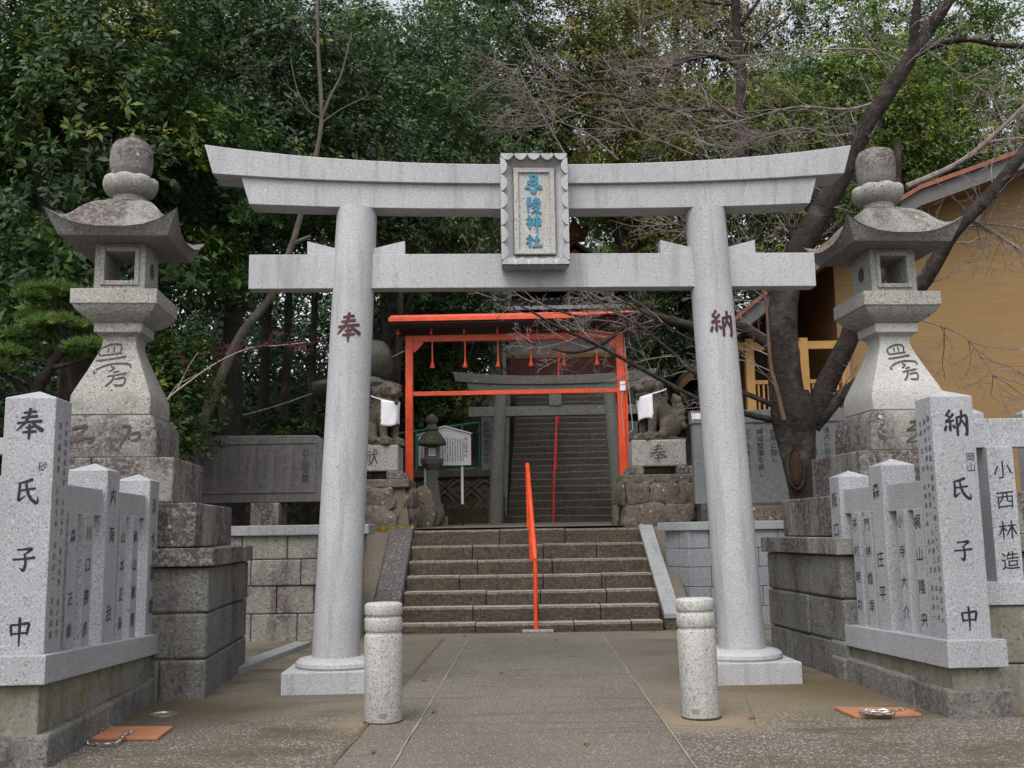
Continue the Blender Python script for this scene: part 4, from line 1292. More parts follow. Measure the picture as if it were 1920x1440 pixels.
def lion_base(label, cx, cy, seed, ch):
    t = T('lion_pedestal', label, 'pedestal', (cx, cy, 1.47), 0)
    b = rubble_stones(MB(), -.62, .62, -.50, .50, 0.0, 0.74, seed, 0)
    o = b.build('rubble_stones', MT['rubble'], t, smooth=60)
    MB().hexa([(-.70, -.58, 0), (.70, -.58, 0), (.70, .58, 0), (-.70, .58, 0)], [(-.6, -.48, .74), (.6, -.48, .74), (.6, .48, .74), (-.6, .48, .74)]).build('core', MT['ramp_concrete'], t)
    MB().box(-.68, .68, -.56, .56, .745, .895).build('ledge', MT['rubble'], t, bevel=.025)
    for sx in (-1, 1):
        for sy in (-1, 1):
            b = MB()
            x_ = sorted((sx * .28, sx * .60))
            y_ = sorted((sy * .12, sy * .46))
            b.hexa([(x_[0], y_[0], .897), (x_[1], y_[0], .897), (x_[1], y_[1], .897), (x_[0], y_[1], .897)],
                   [(x_[0] + (.06 if sx < 0 else 0), y_[0], 1.04), (x_[1] - (.06 if sx > 0 else 0), y_[0], 1.04), (x_[1] - (.06 if sx > 0 else 0), y_[1], 1.04), (x_[0] + (.06 if sx < 0 else 0), y_[1], 1.04)])
            b.build('corner_foot', MT['stained_granite'], t, bevel=.02)
    b = MB().box(-.47, .47, -.36, .36, 1.042, 1.50)
    o = b.build('block', MT['old_granite'], t, bevel=.025)
    b = MB()
    f = lambda x, z, d: (x, -.361 - d, z)
    if ch == '献':
        column(b, '献', -0.02, 1.28, 1.28, 0.30, f, 0.004)
    else:
        brush(b, ch, -.02, 1.275, .30, .30, .004, 1.0, f)
    b.build('inscription', MT['recess_shade_stone'], o)
    return t
LBX, RBX = (-2.78, 17.95), (2.21, 17.85)
lion_base('rubble pedestal with a stone block under the left guardian lion', LBX[0], LBX[1], 3, '献')
lion_base('rubble pedestal with a stone block under the right guardian lion', RBX[0], RBX[1], 17, '奉')
def lion(label, loc, rz, mouth):
    t = T('guardian_lion', label, 'lion statue', loc, rz)
    b = MB()
    E = lambda c, r, M=None: b.ellipsoid(c, r, 16, 10, M)
    ry = lambda a: Matrix.Rotation(R_(a), 3, 'Y')
    b.box(-.44, .40, -.24, .24, 0, .06)
    # trunk: chest high and forward, rump low
    b.tube([(-.30, 0, .28), (-.15, 0, .40), (.02, 0, .55), (.13, 0, .70), (.17, 0, .84)], [.20, .24, .235, .215, .19], 16)
    E((.14, 0, .60), (.18, .20, .22)); E((-.26, 0, .28), (.20, .23, .22))
    for s in (-1, 1):
        E((-.14, s * .17, .27), (.22, .11, .24), ry(-20))               # haunch
        b.tube([(-.02, s * .19, .17), (.04, s * .20, .10), (.10, s * .20, .09)], [.11, .09, .075], 10)
        E((.10, s * .20, .095), (.13, .075, .05))                        # hind paw
        b.tube([(.14, s * .13, .60), (.20, s * .135, .42), (.21, s * .135, .24), (.22, s * .135, .12)], [.105, .088, .075, .07], 12)
        E((.27, s * .135, .10), (.12, .08, .055))                        # fore paw
        for q in (-1, 0, 1):
            E((.365, s * .135 + q * .045, .09), (.04, .026, .035)); E((.20, s * .20 + q * .04, .085), (.035, .024, .03))
        E((.02, s * .185, 1.00), (.10, .035, .06), ry(35))              # drooping ear
        for q in range(6):                                               # mane curls
            a = q * .55
            E((.03 - .11 * math.sin(a), s * (.17 - .01 * q), .95 - .07 * q), (.06, .05, .055))
            E((.10 - .03 * q, s * .19, .80 - .055 * q), (.055, .045, .05))
        E((.335, s * .085, 1.02), (.05, .045, .035))                    # brow
        E((.36, s * .075, .985), (.032, .03, .026))                      # eye
        E((.40, s * .075, .90), (.075, .05, .05))                        # cheek and lip
    E((.19, 0, .98), (.19, .175, .17))                                   # skull
    E((.04, 0, .92), (.15, .19, .20))                                    # mane
    E((.37, 0, .93), (.12, .115, .075)); E((.46, 0, .955), (.045, .065, .04))   # muzzle, nose
    E((.34, 0, .82 if mouth else .855), (.115, .095, .045), ry(14 if mouth else 0))   # jaw
    E((.26, 0, .80), (.10, .10, .06))
    E((.40, 0, .77), (.03, .05, .06))                                    # beard
    # upright flame tail
    b.tube([(-.36, 0, .18), (-.44, 0, .36), (-.45, 0, .56), (-.42, 0, .74), (-.36, 0, .86)], [.10, .12, .13, .09, .03], 12)
    for q in range(5):
        for s in (-1, 1):
            E((-.46 + .01 * q, s * (.11 - .012 * q), .28 + .115 * q), (.07, .06, .075))
        E((-.53 + .02 * q, 0, .30 + .115 * q), (.055, .07, .07))
    o = b.build('body', MT['lion_stone'], t, smooth=180)
    m = o.modifiers.new('fuse', 'REMESH')
    m.mode = 'VOXEL'
    m.voxel_size = .0125
    m.use_smooth_shade = True
    m = o.modifiers.new('soften', 'SMOOTH')
    m.factor = .5
    m.iterations = 3
    # white bib hanging from the neck over the chest
    g = MB()
    nu, nv = 20, 12
    vv = []
    for j in range(nv + 1):
        v = j / nv
        for i in range(nu + 1):
            u = -1 + 2 * i / nu
            a = u * 1.2
            r = .24 - .015 * v + .014 * math.sin(u * 7 + v * 2) * v
            zt = .765 + .03 * abs(u)
            zb = .36 + .03 * math.sin(u * 3.0)
            z = zt + (zb - zt) * v
            xo = .135 + .012 * (1 - v)
            vv.append((xo + r * math.cos(a), r * 0.95 * math.sin(a), z))
    w = nu + 1
    g.add(vv, [(j * w + i, j * w + i + 1, (j + 1) * w + i + 1, (j + 1) * w + i) for j in range(nv) for i in range(nu)])
    ob = g.build('bib', MT['white_cloth'], t, smooth=60)
    m = ob.modifiers.new('thick', 'SOLIDIFY')
    m.thickness = .006
    b = MB().tube([(.10 + .262 * math.cos(a), .235 * math.sin(a), .765 + .085 * (1 - math.cos(a))) for a in [-math.pi + 2 * math.pi * k / 30 for k in range(31)]], .010, 6, cap=False)
    b.build('bib_cord', MT['white_cloth'], ob)
    return t
lion('stone guardian lion with a white bib facing right, half hidden by the left gate pillar', (-2.66, 17.95, 2.97), -40, False)
lion('stone guardian lion with a white bib facing left with open mouth', (2.25, 17.85, 2.97), 207, True)
o = MB().rock((0, 0, .26), (.27, .22, .50), seed=4, amp=.30, n=22, m=16, box=.3).build('standing_stone', MT['rubble'], None, smooth=60, loc=(-2.02, 18.85, 1.55))
tag(o, 'upright rough brown stone at the foot of the left orange gate post', 'stone')
# yellowed moss and grass at the foot of the left lion base
bv, bf, tn = [], [], []
for k in range(2600):
    x, y = RNG.uniform(-3.2, -2.05), 17.16 + abs(RNG.normal(0, .10))
    h = RNG.uniform(.03, .10)
    a = RNG.uniform(0, 6.28)
    dx, dy = .006 * math.cos(a), .006 * math.sin(a)
    lx, ly = RNG.normal(0, .025), RNG.normal(0, .025)
    n = len(bv)
    bv += [(x - dx, y - dy, 1.47), (x + dx, y + dy, 1.47), (x + lx + dx * .3, y + ly, 1.47 + h), (x + lx - dx * .3, y + ly, 1.47 + h)]
    bf.append((n, n + 1, n + 2, n + 3))
o = np_mesh('yellow_grass', np.array(bv), np.array(bf), MT['yellow_grass'])
o['kind'] = 'stuff'

# ------------------------------------------------------------------ vermilion lantern gate
gt = T('vermilion_gate', 'thin vermilion steel frame gate with a flat roof across the steps', 'gate', (-0.28, 19.0, 1.55), 0)
gx0, gx1 = -2.0, 2.0
for x in (gx0, gx1):
    p = MB().box(x - .07, x + .07, -.07, .07, .62, 3.62).build('post', MT['vermilion'], gt, bevel=.006)
    MB().box(x - .072, x + .072, -.072, .072, -.05, .62).build('post_foot', MT['black_paint'], p, bevel=.004)
MB().box(gx0 + .07, gx1 - .07, -.035, .035, 2.46, 2.54).build('crossbar', MT['vermilion'], gt, bevel=.004)
MB().box(gx0 + .07, gx1 - .07, -.05, .05, 3.50, 3.62).build('crossbar', MT['vermilion'], gt, bevel=.004)
b = MB()
for s, x in ((1, gx0 + .07), (-1, gx1 - .07)):
    poly = [(x, 3.30), (x + s * .03, 3.30), (x + s * .2, 3.47), (x + s * .2, 3.50), (x, 3.50)]
    b.prism(poly if s > 0 else poly[::-1], -.03, .03)
b.build('corner_brace', MT['vermilion'], gt)
for k in range(8):
    x = gx0 - .2 + k * (gx1 - gx0 + .4) / 7
    MB().box(x - .02, x + .02, -.16, .25, 3.62, 3.742).build('rafter', MT['vermilion'], gt)
b = MB().box(gx0 - .27, gx1 + .36, -.60, .60, 3.742, 3.77)
b.build('roof_boards', MT['roof_under'], gt)
b = MB()
b.hexa([(gx0 - .30, -.62, 3.78), (gx1 + .40, -.62, 3.78), (gx1 + .40, .62, 3.80), (gx0 - .30, .62, 3.80)], [(gx0 - .28, -.60, 3.90), (gx1 + .36, -.60, 3.90), (gx1 + .36, .62, 3.97), (gx0 - .28, .62, 3.97)])
b.box(gx0 - .31, gx1 + .40, -.665, -.622, 3.772, 3.85)
b.box(gx0 - .31, gx1 + .40, .622, .665, 3.772, 3.90)
b.build('roof', MT['vermilion'], gt, bevel=.004)
b = MB().box(-.33, -.22, .06, .07, 0, .01)
for k in range(6):
    x = -1.56 + k * 0.625
    b = MB().tube([(x, -.02, 3.50), (x, -.02, 3.27)], .016, 6).lathe([(.015, 2.985), (.046, 2.99), (.048, 3.01), (.036, 3.06), (.020, 3.10), (.015, 3.28)], 14, x, -.02)
    tag_o = b.build('hanging_lamp', MT['vermilion'], gt, smooth=50)
MB().box(gx1 - .02, gx1 + .085, -.10, -.072, 2.48, 2.66).build('junction_box', MT['white_plastic'], gt, bevel=.008)
b = MB().tube([(gx1 + .03, -.09, 2.48), (gx1 - .01, -.10, 2.2), (gx1 + .02, -.10, 1.9), (gx1 + .03, -.09, 1.6)], .008, 5)
b.tube([(gx1 + .09, -.06, 3.5), (gx1 + .13, -.06, 2.8), (gx1 + .18, -.06, 2.1), (gx1 + .20, -.06, 1.75), (gx1 + .13, -.06, 1.68)], .009, 5)
b.build('cable', MT['cable'], gt)
MB().box(gx1 + .075, gx1 + .12, -.05, .05, .1, 3.3).build('conduit', MT['vermilion'], gt, bevel=.004)

# ------------------------------------------------------------------ older torii behind
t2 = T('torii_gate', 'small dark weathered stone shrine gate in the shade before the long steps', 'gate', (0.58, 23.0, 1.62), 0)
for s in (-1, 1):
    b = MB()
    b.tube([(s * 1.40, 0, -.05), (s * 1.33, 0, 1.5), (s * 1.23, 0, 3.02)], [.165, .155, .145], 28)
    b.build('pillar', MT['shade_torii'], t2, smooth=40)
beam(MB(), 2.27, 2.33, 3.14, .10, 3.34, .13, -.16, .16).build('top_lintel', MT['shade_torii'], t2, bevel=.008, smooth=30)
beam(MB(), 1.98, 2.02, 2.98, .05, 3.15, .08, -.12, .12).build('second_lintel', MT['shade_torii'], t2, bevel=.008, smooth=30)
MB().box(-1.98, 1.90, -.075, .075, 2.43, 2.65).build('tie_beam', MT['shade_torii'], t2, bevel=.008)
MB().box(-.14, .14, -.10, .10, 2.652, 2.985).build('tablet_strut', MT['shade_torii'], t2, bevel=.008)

# ------------------------------------------------------------------ long steps up the hill
def long_step_mat():
    k = Mat('long_step_stone', 0.9, 0.2)
    g = k.noise(30, 3, 0.65)
    riser = k.ramp(g, [(0.3, (0.035, 0.03, 0.025)), (0.5, (0.065, 0.055, 0.046)), (0.75, (0.12, 0.105, 0.09))])
    big = k.noise(1.7, 4, 0.6)
    riser = k.mix(0.7, riser, k.ramp(big, [(0.3, (0.6, 0.6, 0.6)), (0.7, (1.1, 1.1, 1.05))]), 'MULTIPLY')
    tread = k.ramp(g, [(0.3, (0.04, 0.037, 0.031)), (0.7, (0.15, 0.14, 0.12))])
    nx, ny, nz = k.sep(k.geo.outputs['Normal'])
    k.base(k.mix(k.ramp(nz, [(0.3, 0), (0.6, 1)]), riser, tread))
    k.bump(g, 0.6, 0.03)
    return k.m
MT['long_step'] = long_step_mat()
ls = T('long_staircase', 'long dark stone staircase climbing the wooded hill beyond the weathered gate', 'steps', (0.72, 24.3, 1.63), 0)
N2 = 23
for i in range(N2):
    b = MB()
    r2 = random.Random(300 + i)
    x = -1.30 + .01 * i
    x1 = 1.28 + .012 * i
    zt, z0 = .19 * (i + 1), .19 * i - .1
    y0 = .30 * i
    while x < x1 - 1e-6:
        e = x + r2.uniform(.45, .95)
        if x1 - e < .35: e = x1
        dz = r2.uniform(-.012, .012)
        dy = r2.uniform(-.015, .015)
        b.loft([[(q, y0 + dy, z0), (q, y0 + dy, zt + dz - .022), (q, y0 + dy + .02, zt + dz), (q, y0 + .45, zt + dz), (q, y0 + .45, z0)] for q in (x + .004, e - .004)])
        x = e
    b.build('step', MT['long_step'], ls, smooth=30)
for s in (-1, 1):
    b = MB()
    for k in range(9):
        ya, yb = k * .77, (k + 1) * .77 - .02
        za, zb = ya * .633 + .16, yb * .633 + .16
        xa = (-1.48 if s < 0 else 1.31) + (.012 * ya / .3 if s > 0 else 0)
        sloped(b, xa, xa + .17, xa, xa + .17, ya, yb, za, zb, base=-.1)
    b.build('side_kerb', MT['shade_torii'], ls, bevel=.012)
def railing(label, pts, posts, r, mat, group=None):
    base = Vector(posts[0][0])
    t = T('handrail', label, 'handrail', base)
    b = MB().tube([Vector(p) - base for p in pts], r, 12)
    b.build('rail', mat, t, smooth=60)
    for lo, hi in posts:
        MB().tube([Vector(lo) - base, Vector(hi) - base], r * .92, 12).build('post', mat, t, smooth=60)
    return t
railing('orange steel handrail in the middle of the short front steps', [(0.035, 14.86, 1.03), (0.033, 14.89, 1.07), (-.06, 16.95, 2.545), (-.062, 16.99, 2.55), (-.062, 17.0, 2.50)],
        [((0.03, 14.86, 0.02), (0.035, 14.86, 1.045)), ((-.055, 16.98, 1.25), (-.062, 17.0, 2.52)), ((-.02, 16.05, .98), (-.025, 16.05, 1.86))], .034, MT['vermilion'])
railing('thin red handrail running up the long dark staircase', [(0.53, 24.0, 2.50), (0.535, 24.05, 2.56), (.95, 31.3, 7.02)],
        [((0.5, 24.0, 1.62), (0.53, 24.0, 2.53)), ((.66, 26.3, 3.05), (.665, 26.3, 3.94)), ((.80, 28.7, 4.5), (.805, 28.7, 5.42)), ((.93, 31.2, 6.0), (.945, 31.2, 6.95))], .03, MT['red_rail'])

# ------------------------------------------------------------------ hall at the top of the hill
hb = T('shrine_hall', 'hilltop shrine hall with red brown plank doors and grey roof above the long steps', 'building', (1.2, 34.0, 5.9), 0)
MB().box(-2.6, 3.4, .3, 4.3, -.3, 2.9).build('wall', MT['plaster_grey'], hb)
b = MB()
for k in range(10):
    b.box(-1.95 + k * .40, -1.95 + k * .40 + .392, .20, .295, -.2, 1.42)
b.build('door', MT['door_red'], hb)
MB().box(-2.02, 2.15, .16, .30, 1.425, 1.55).build('lintel', MT['wood'], hb)
MB().box(-2.0, 2.2, .20, .29, 1.56, 2.3).build('plaster_panel', plain('pale_plaster', (.33, .32, .30), .8), hb)
for x in (-2.05, 2.1):
    MB().box(x - .055, x + .055, .05, .19, -.2, 2.6).build('post', plain('weathered_post', (.36, .36, .35), .7) if x < -2 else MT['dark_wood'], hb)
b = MB()
b.hexa([(-3.6, -.9, 2.85), (3.7, -.9, 2.85), (3.7, 2.3, 4.55), (-3.6, 2.3, 4.55)], [(-3.6, -.95, 2.97), (3.7, -.95, 2.97), (3.7, 2.3, 4.75), (-3.6, 2.3, 4.75)])
b.hexa([(-3.6, 5.3, 2.85), (-3.6, 2.3, 4.55), (3.7, 2.3, 4.55), (3.7, 5.3, 2.85)], [(-3.6, 5.3, 2.97), (-3.6, 2.3, 4.75), (3.7, 2.3, 4.75), (3.7, 5.3, 2.97)])
for k in range(34):
    x = -3.55 + k * .2185
    b.tube([(x, -.96, 3.0), (x, 2.28, 4.78)], .045, 6)
rf = b.build('roof', MT['tile'], hb)
MB().box(-3.6, 3.7, -1.04, -.955, 2.86, 2.98).build('gutter', MT['gutter'], rf)
MB().box(-3.5, 3.6, 2.1, 2.5, 4.72, 5.05).build('ridge', MT['tile'], rf, bevel=.04)
MB().box(-3.55, 3.65, -.22, -.12, 3.335, 3.43).build('snow_bar', MT['gutter'], rf)
b = MB().prism([(-1.3, 3.55), (2.1, 3.55), (.4, 5.0)], -.75, -.55)
b.build('gable', MT['wood'], rf)
b = MB()
for s in (-1, 1):
    x0_, x1_ = (-1.75, .4) if s < 0 else (.4, 2.55)
    z0_, z1_ = (3.35, 5.12) if s < 0 else (5.12, 3.35)
    b.hexa([(x0_, -1.0, z0_), (x1_, -1.0, z1_), (x1_, 2.2, z1_), (x0_, 2.2, z0_)], [(x0_, -1.0, z0_ + .14), (x1_, -1.0, z1_ + .14), (x1_, 2.2, z1_ + .14), (x0_, 2.2, z0_ + .14)])
b.build('gable_roof', MT['copper'], rf)
b = MB().prism([(.05, 5.2), (.75, 5.2), (.95, 5.75), (.62, 5.62), (.4, 6.0), (.18, 5.62), (-.15, 5.75)], -1.05, -.8)
o = b.build('ridge_ornament', MT['copper'], rf)

# ------------------------------------------------------------------ small lantern, notice board, stele, wire fence, block wall
sl_ = T('stone_lantern', 'small grey hexagonal stone lantern beside the white notice board', 'stone lantern', (-2.0, 20.5, 1.58), 8)
MB().squares([(.30, .30, -.05), (.30, .30, .16), (.27, .27, .20)]).build('base', MT['mossy_stone'], sl_, bevel=.02)
MB().squares([(.21, .21, .20), (.21, .21, .42), (.18, .18, .45)]).build('plinth', MT['mossy_stone'], sl_, bevel=.02)
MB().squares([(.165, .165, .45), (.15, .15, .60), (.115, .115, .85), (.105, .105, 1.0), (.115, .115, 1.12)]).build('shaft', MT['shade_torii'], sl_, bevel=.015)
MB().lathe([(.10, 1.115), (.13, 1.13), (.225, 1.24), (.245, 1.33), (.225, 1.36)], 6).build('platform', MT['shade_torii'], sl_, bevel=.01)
b = MB()
for s in (-1, 1):
    xx = sorted((s * .075, s * .14))
    b.box(xx[0], xx[1], -.13, .13, 1.36, 1.60)
b.box(-.075, .075, -.13, .13, 1.36, 1.395); b.box(-.075, .075, -.13, .13, 1.565, 1.60)
fb = b.build('fire_box', plain('worn_fire_box', (.11, .085, .06), .9, var=.3), sl_, bevel=.006)
MB().box(-.07, .07, -.08, -.075, 1.40, 1.56).build('paper_pane', MT['board_white'], fb)
b = MB()
for k in range(4): b.box(-.045 + k * .028, -.037 + k * .028, -.083, -.0815, 1.42, 1.54)
b.build('pane_writing', MT['grey_ink'], fb)
MB().lathe([(.12, 1.60), (.285, 1.62), (.30, 1.67), (.22, 1.80), (.14, 1.90), (.11, 1.915)], 6).build('roof', MT['mossy_stone'], sl_, bevel=.012)
MB().lathe([(.10, 1.91), (.135, 1.94), (.13, 1.99), (.10, 2.02), (.085, 2.06), (.13, 2.10), (.13, 2.16), (.08, 2.22), (.025, 2.26), (.004, 2.28)], 24).build('finial', MT['shade_torii'], sl_, smooth=50)
nb = T('notice_board', 'white roofed notice board with a red crest and columns of black writing', 'notice board', (-1.78, 21.0, 1.60), 0)
p_ = MB().prism([(-.55, 1.22), (.54, 1.22), (.54, 1.86), (0, 2.02), (-.55, 1.84)], -.03, .03).build('panel', MT['board_white'], nb, bevel=.004)
b = MB().prism([(-.58, 1.845), (0, 2.025), (.57, 1.865), (.57, 1.885), (0, 2.05), (-.58, 1.865)][::-1], -.06, .06)
b.build('board_roof', MT['white_plastic'], nb)
for x in (-.42, .35):
    q = MB().box(x - .024, x + .024, .035, .085, .42, 1.4).build('post', MT['white_plastic'], nb, bevel=.004)
    MB().box(x - .026, x + .026, .033, .087, -.05, .42).build('rusty_foot', MT['cherry_bark'], q)
b = MB()
f = lambda x, z, d: (x, -.031 - d, z)
column(b, '忍陵神社', .44, 1.66, 1.42, .085, f, .002)
r2 = random.Random(3)
for c in range(17):
    x = .375 - c * .053
    z = 1.80 - abs(x) * .12
    while z > 1.30 + r2.random() * .02:
        h = r2.uniform(.010, .018)
        if r2.random() < .93:
            w = r2.uniform(.006, .011)
            b.box(x - w, x + w, -.0335, -.0315, z - h, z)
        z -= h + .005
b.build('writing', MT['ink'], p_)
b = MB().lathe([(.001, 0), (.034, 0.0), (.034, .003), (.001, .003)], 20)
o = b.build('crest', MT['emblem_red'], p_)
o.rotation_euler = (R_(90), 0, 0)
o.location = (.44, -.032, 1.765)
b = MB().lathe([(.001, 0), (.017, 0.0), (.017, .002), (.001, .002)], 5)
o2 = b.build('crest_star', MT['board_white'], p_)
o2.rotation_euler = (R_(90), 0, 0)
o2.location = (.44, -.036, 1.765)
se = T('stone_stele', 'narrow upright grey stone slab with carved writing beside the weathered gate pillar', 'stele', (-.99, 23.85, 2.72), 0)
o = MB().box(-.17, .17, -.08, .10, -.02, 1.42).build('slab', MT['grey_slab'], se, bevel=.01)
f = lambda x, z, d: (x, -.081 - d, z)
b = column(MB(), '奉納地車保存会', -.05, 1.24, .38, .15, f, .003)
column(b, '岡山', .07, .93, .80, .07, f, .003)
b.build('inscription', MT['ink'], o)
se2 = T('stone_stele', 'narrow dark stone slab standing behind the right orange gate post', 'stele', (2.30, 23.6, 1.7), 0)
o = MB().box(-.2, .2, -.08, .10, -.02, 2.25).build('slab', MT['grey_slab'], se2, bevel=.01)
f = lambda x, z, d: (x, -.081 - d, z)
column(MB(), '奉納', .0, 1.75, 1.45, .2, f, .003).build('inscription', MT['ink'], o)
gf = T('wire_fence', 'green steel framed wire fence on the wall behind the notice board', 'fence', (-1.2, 23.9, 2.72), 0)
b = MB()
for x in (0, -.42, -1.5, -2.6, -3.7):
    zt = 1.30 if x > -.2 else 1.30 + x * .12
    b.tube([(x, 0, .0), (x, 0, zt)], .035, 8)
b.tube([(0, 0, 1.30), (-.42, 0, 1.25), (-3.7, 0, .86)], .035, 8)
b.tube([(0, 0, .22), (-.42, 0, .20), (-3.7, 0, -.08)], .03, 8)
b.build('frame', MT['green_paint'], gf, smooth=50)
b = MB()
for k in range(62):
    x = -3.7 + k * .06
    zt = 1.30 + min(0, x + 0) * .12
    for s in (-1, 1):
        xe = min(0, max(-3.7, x + s * .7))
        ln = abs(xe - x) / .7
        b.tube([(x, 0, .2 + x * .075), (xe, 0, .2 + x * .075 + (zt - .25) * ln)], .004, 3, cap=False)
b.build('wire', MT['mesh_wire'], gf)
# diamond pattern block wall
dw = T('block_wall', 'dark concrete wall of diamond set blocks with raised lozenges beside the long steps', 'wall', (-.78, 23.62, 1.55), 0)
b = MB().box(-9.5, 0, .12, .5, -.1, 1.17)
b.build('wall_back', MT['dark_concrete'], dw)
MB().box(-9.5, 0.0, -.02, .5, 1.172, 1.34).build('wall_cap', MT['dark_concrete'], dw, bevel=.015)
b = MB()
dd = .62
for i in range(-32, 3):
    for j in range(-1, 6):
        cx, cz = i * dd / 2, j * dd / 2
        if (i + j) % 2: continue
        q = [(cx, cz - dd / 2), (cx + dd / 2, cz), (cx, cz + dd / 2), (cx - dd / 2, cz)]
        q = [(min(0, max(-9.5, x)), min(1.165, max(-.1, z))) for x, z in q]
        cxx, czz = sum(p[0] for p in q) / 4, sum(p[1] for p in q) / 4
        if max(p[0] for p in q) - min(p[0] for p in q) < .05 or max(p[1] for p in q) - min(p[1] for p in q) < .05: continue
        def sc(k): return [(cxx + (x - cxx) * k, czz + (z - czz) * k) for x, z in q]
        rings = [[(x, .12, z) for x, z in sc(.95)], [(x, .03, z) for x, z in sc(.93)], [(x, .03, z) for x, z in sc(.62)], [(x, .085, z) for x, z in sc(.52)]]
        b.loft(rings)
b.build('diamond_blocks', MT['dark_concrete'], dw)

# ------------------------------------------------------------------ text slabs
m1 = T('stone_monument', 'wide dark slate monument slab with a framed panel of carved verse', 'monument', (-4.42, 16.0, 1.48), 0)
W, H0, H1 = 1.15, .46, 1.51
b = MB().prism([(-W - .9, H0), (W - .04, H0), (W, H0 + .05), (W, H1 - .08), (W - .10, H1), (-W - .9, H1 + .03)], -.14, .14)
o = b.build('slab', MT['slate'], m1, bevel=.015)
b = MB()
for q in ((-W - .6, W - .1, H1 - .13, H1 - .10), (-W - .6, W - .1, H0 + .15, H0 + .18), (W - .13, W - .10, H0 + .18, H1 - .13)):
    b.box(q[0], q[1], -.155, -.141, q[2], q[3])
b.build('panel_border', MT['slate'], o, bevel=.004)
f = lambda x, z, d: (x, -.1415 - d, z)
b = column(MB(), '忍の岡古歌', W - .27, H1 - .28, H0 + .36, .125, f, .002)
o2 = b.build('inscription', MT['ink'], o)
b = MB()
r2 = random.Random(5)
cols = ['みわたせは志のふのおか', 'よみ人しらす', 'ふりつもる雪もしのふの', 'ちとせのまつの', '夜をかさね待かね山の', 'ほとときす', '志のふのおかの', 'ひさかたのあまの', 'はつかりのこゑ', '露しけき野辺の', '秋の夜の月', '忍ふる里の', '古の歌のあと', '永久に残さん']
for i, s_ in enumerate(cols):
    x = W - .46 - i * .145
    column(b, s_, x, H1 - .22 - .1 * (i % 2), H1 - .22 - .1 * (i % 2) - .05 * len(s_), .055, f, .0015)
b.build('verses', MT['slate_ink'] if 'slate_ink' in MT else plain('slate_ink', (.045, .042, .044), .7), o)
for x, mt, w in ((.28, 'stained_granite', .22), (-1.6, 'stained_granite', .22)):
    MB().box(x - w, x + w, -.28, .28, -.02, H0 - .005).build('foot', MT[mt], m1, bevel=.02)
m2 = T('stone_monument', 'large grey text slab behind the bare cherry trunk', 'monument', (3.92, 16.6, 1.78), 0)
o = MB().box(-1.28, 1.30, -.10, .10, .05, 1.55).build('slab', MT['grey_slab'], m2, bevel=.008)
MB().box(-1.30, 1.32, -.125, .125, 1.35, 1.56).build('head_band', MT['grey_slab'], m2, bevel=.01)
f = lambda x, z, d: (x, -.1015 - d, z)
b = MB()
for i, s_ in enumerate(['悠久の神', '境内の祭典', '氏子一同', '平成の年', '', '拾年に際し', '神域整備を為し', '些か崇敬の念を', '表する次第である', '石碑建立']):
    x = 1.10 - i * .215
    column(b, s_, x, 1.20, 1.20 - .115 * (len(s_) - 1), .115, f, .002)
b.build('inscription', MT['ink'], o)
MB().box(-1.2, 1.22, -.15, .25, -.3, .045).build('foot', MT['slate'], m2, bevel=.012)
MB().box(-1.29, -1.1, -.135, -.126, 1.42, 1.52).build('metal_tab', MT['white_plastic'], m2)

# natural boulder lantern behind the left pillar
nl = T('boulder_lantern', 'mossy natural boulder lantern with a broad cap stone behind the left gate pillar', 'stone lantern', (-3.25, 18.9, 1.5), 0)
MB().rock((0, 0, .35), (.55, .45, .45), seed=2, amp=.25, box=.3).build('base_stone', MT['mossy_stone'], nl, smooth=60)
MB().rock((.02, 0, 1.15), (.26, .24, .60), seed=6, amp=.2, box=.5).build('pillar_stone', MT['mossy_stone'], nl, smooth=60)
MB().rock((0, 0, 1.80), (.55, .48, .14), seed=9, amp=.2).build('platform_stone', MT['mossy_stone'], nl, smooth=60)
b = MB()
for q in range(4):
    a = q * math.pi / 2 + .6
    b.rock((.20 * math.cos(a), .20 * math.sin(a), 2.12), (.10, .10, .26), seed=q + 20, amp=.2, n=12, m=9, box=.6)
b.build('fire_box', MT['mossy_stone'], nl, smooth=60)
MB().rock((0.02, 0, 2.62), (.86, .70, .28), seed=13, amp=.25).build('cap_stone', MT['mossy_stone'], nl, smooth=60)
MB().rock((0.10, 0, 3.18), (.56, .44, .44), seed=16, amp=.25).build('top_stone', MT['mossy_stone'], nl, smooth=60)
o = MB().rock((0, 0, .25), (.42, .3, .30), seed=31, amp=.3).build('boulder', MT['mossy_stone'], None, smooth=60, loc=(-2.15, 20.2, 2.35))
o.location.z = 1.5
tag(o, 'mossy green boulder on the ground left of the small hexagonal lantern', 'boulder')
# a wire slung through the wood
w = T('overhead_cable', 'thin grey cable slung from the orange gate post into the left wood', 'cable', (-2.35, 19.0, 4.9), 0)
pts = []
A, B = Vector((0, 0, 0)), Vector((-5.6, 1.5, -1.25))
for k in range(15):
    tt = k / 14
    p = A.lerp(B, tt)
    p.z -= .35 * math.sin(math.pi * tt)
    pts.append(p)
MB().tube(pts, .012, 5).build('cable', MT['cable'], w)

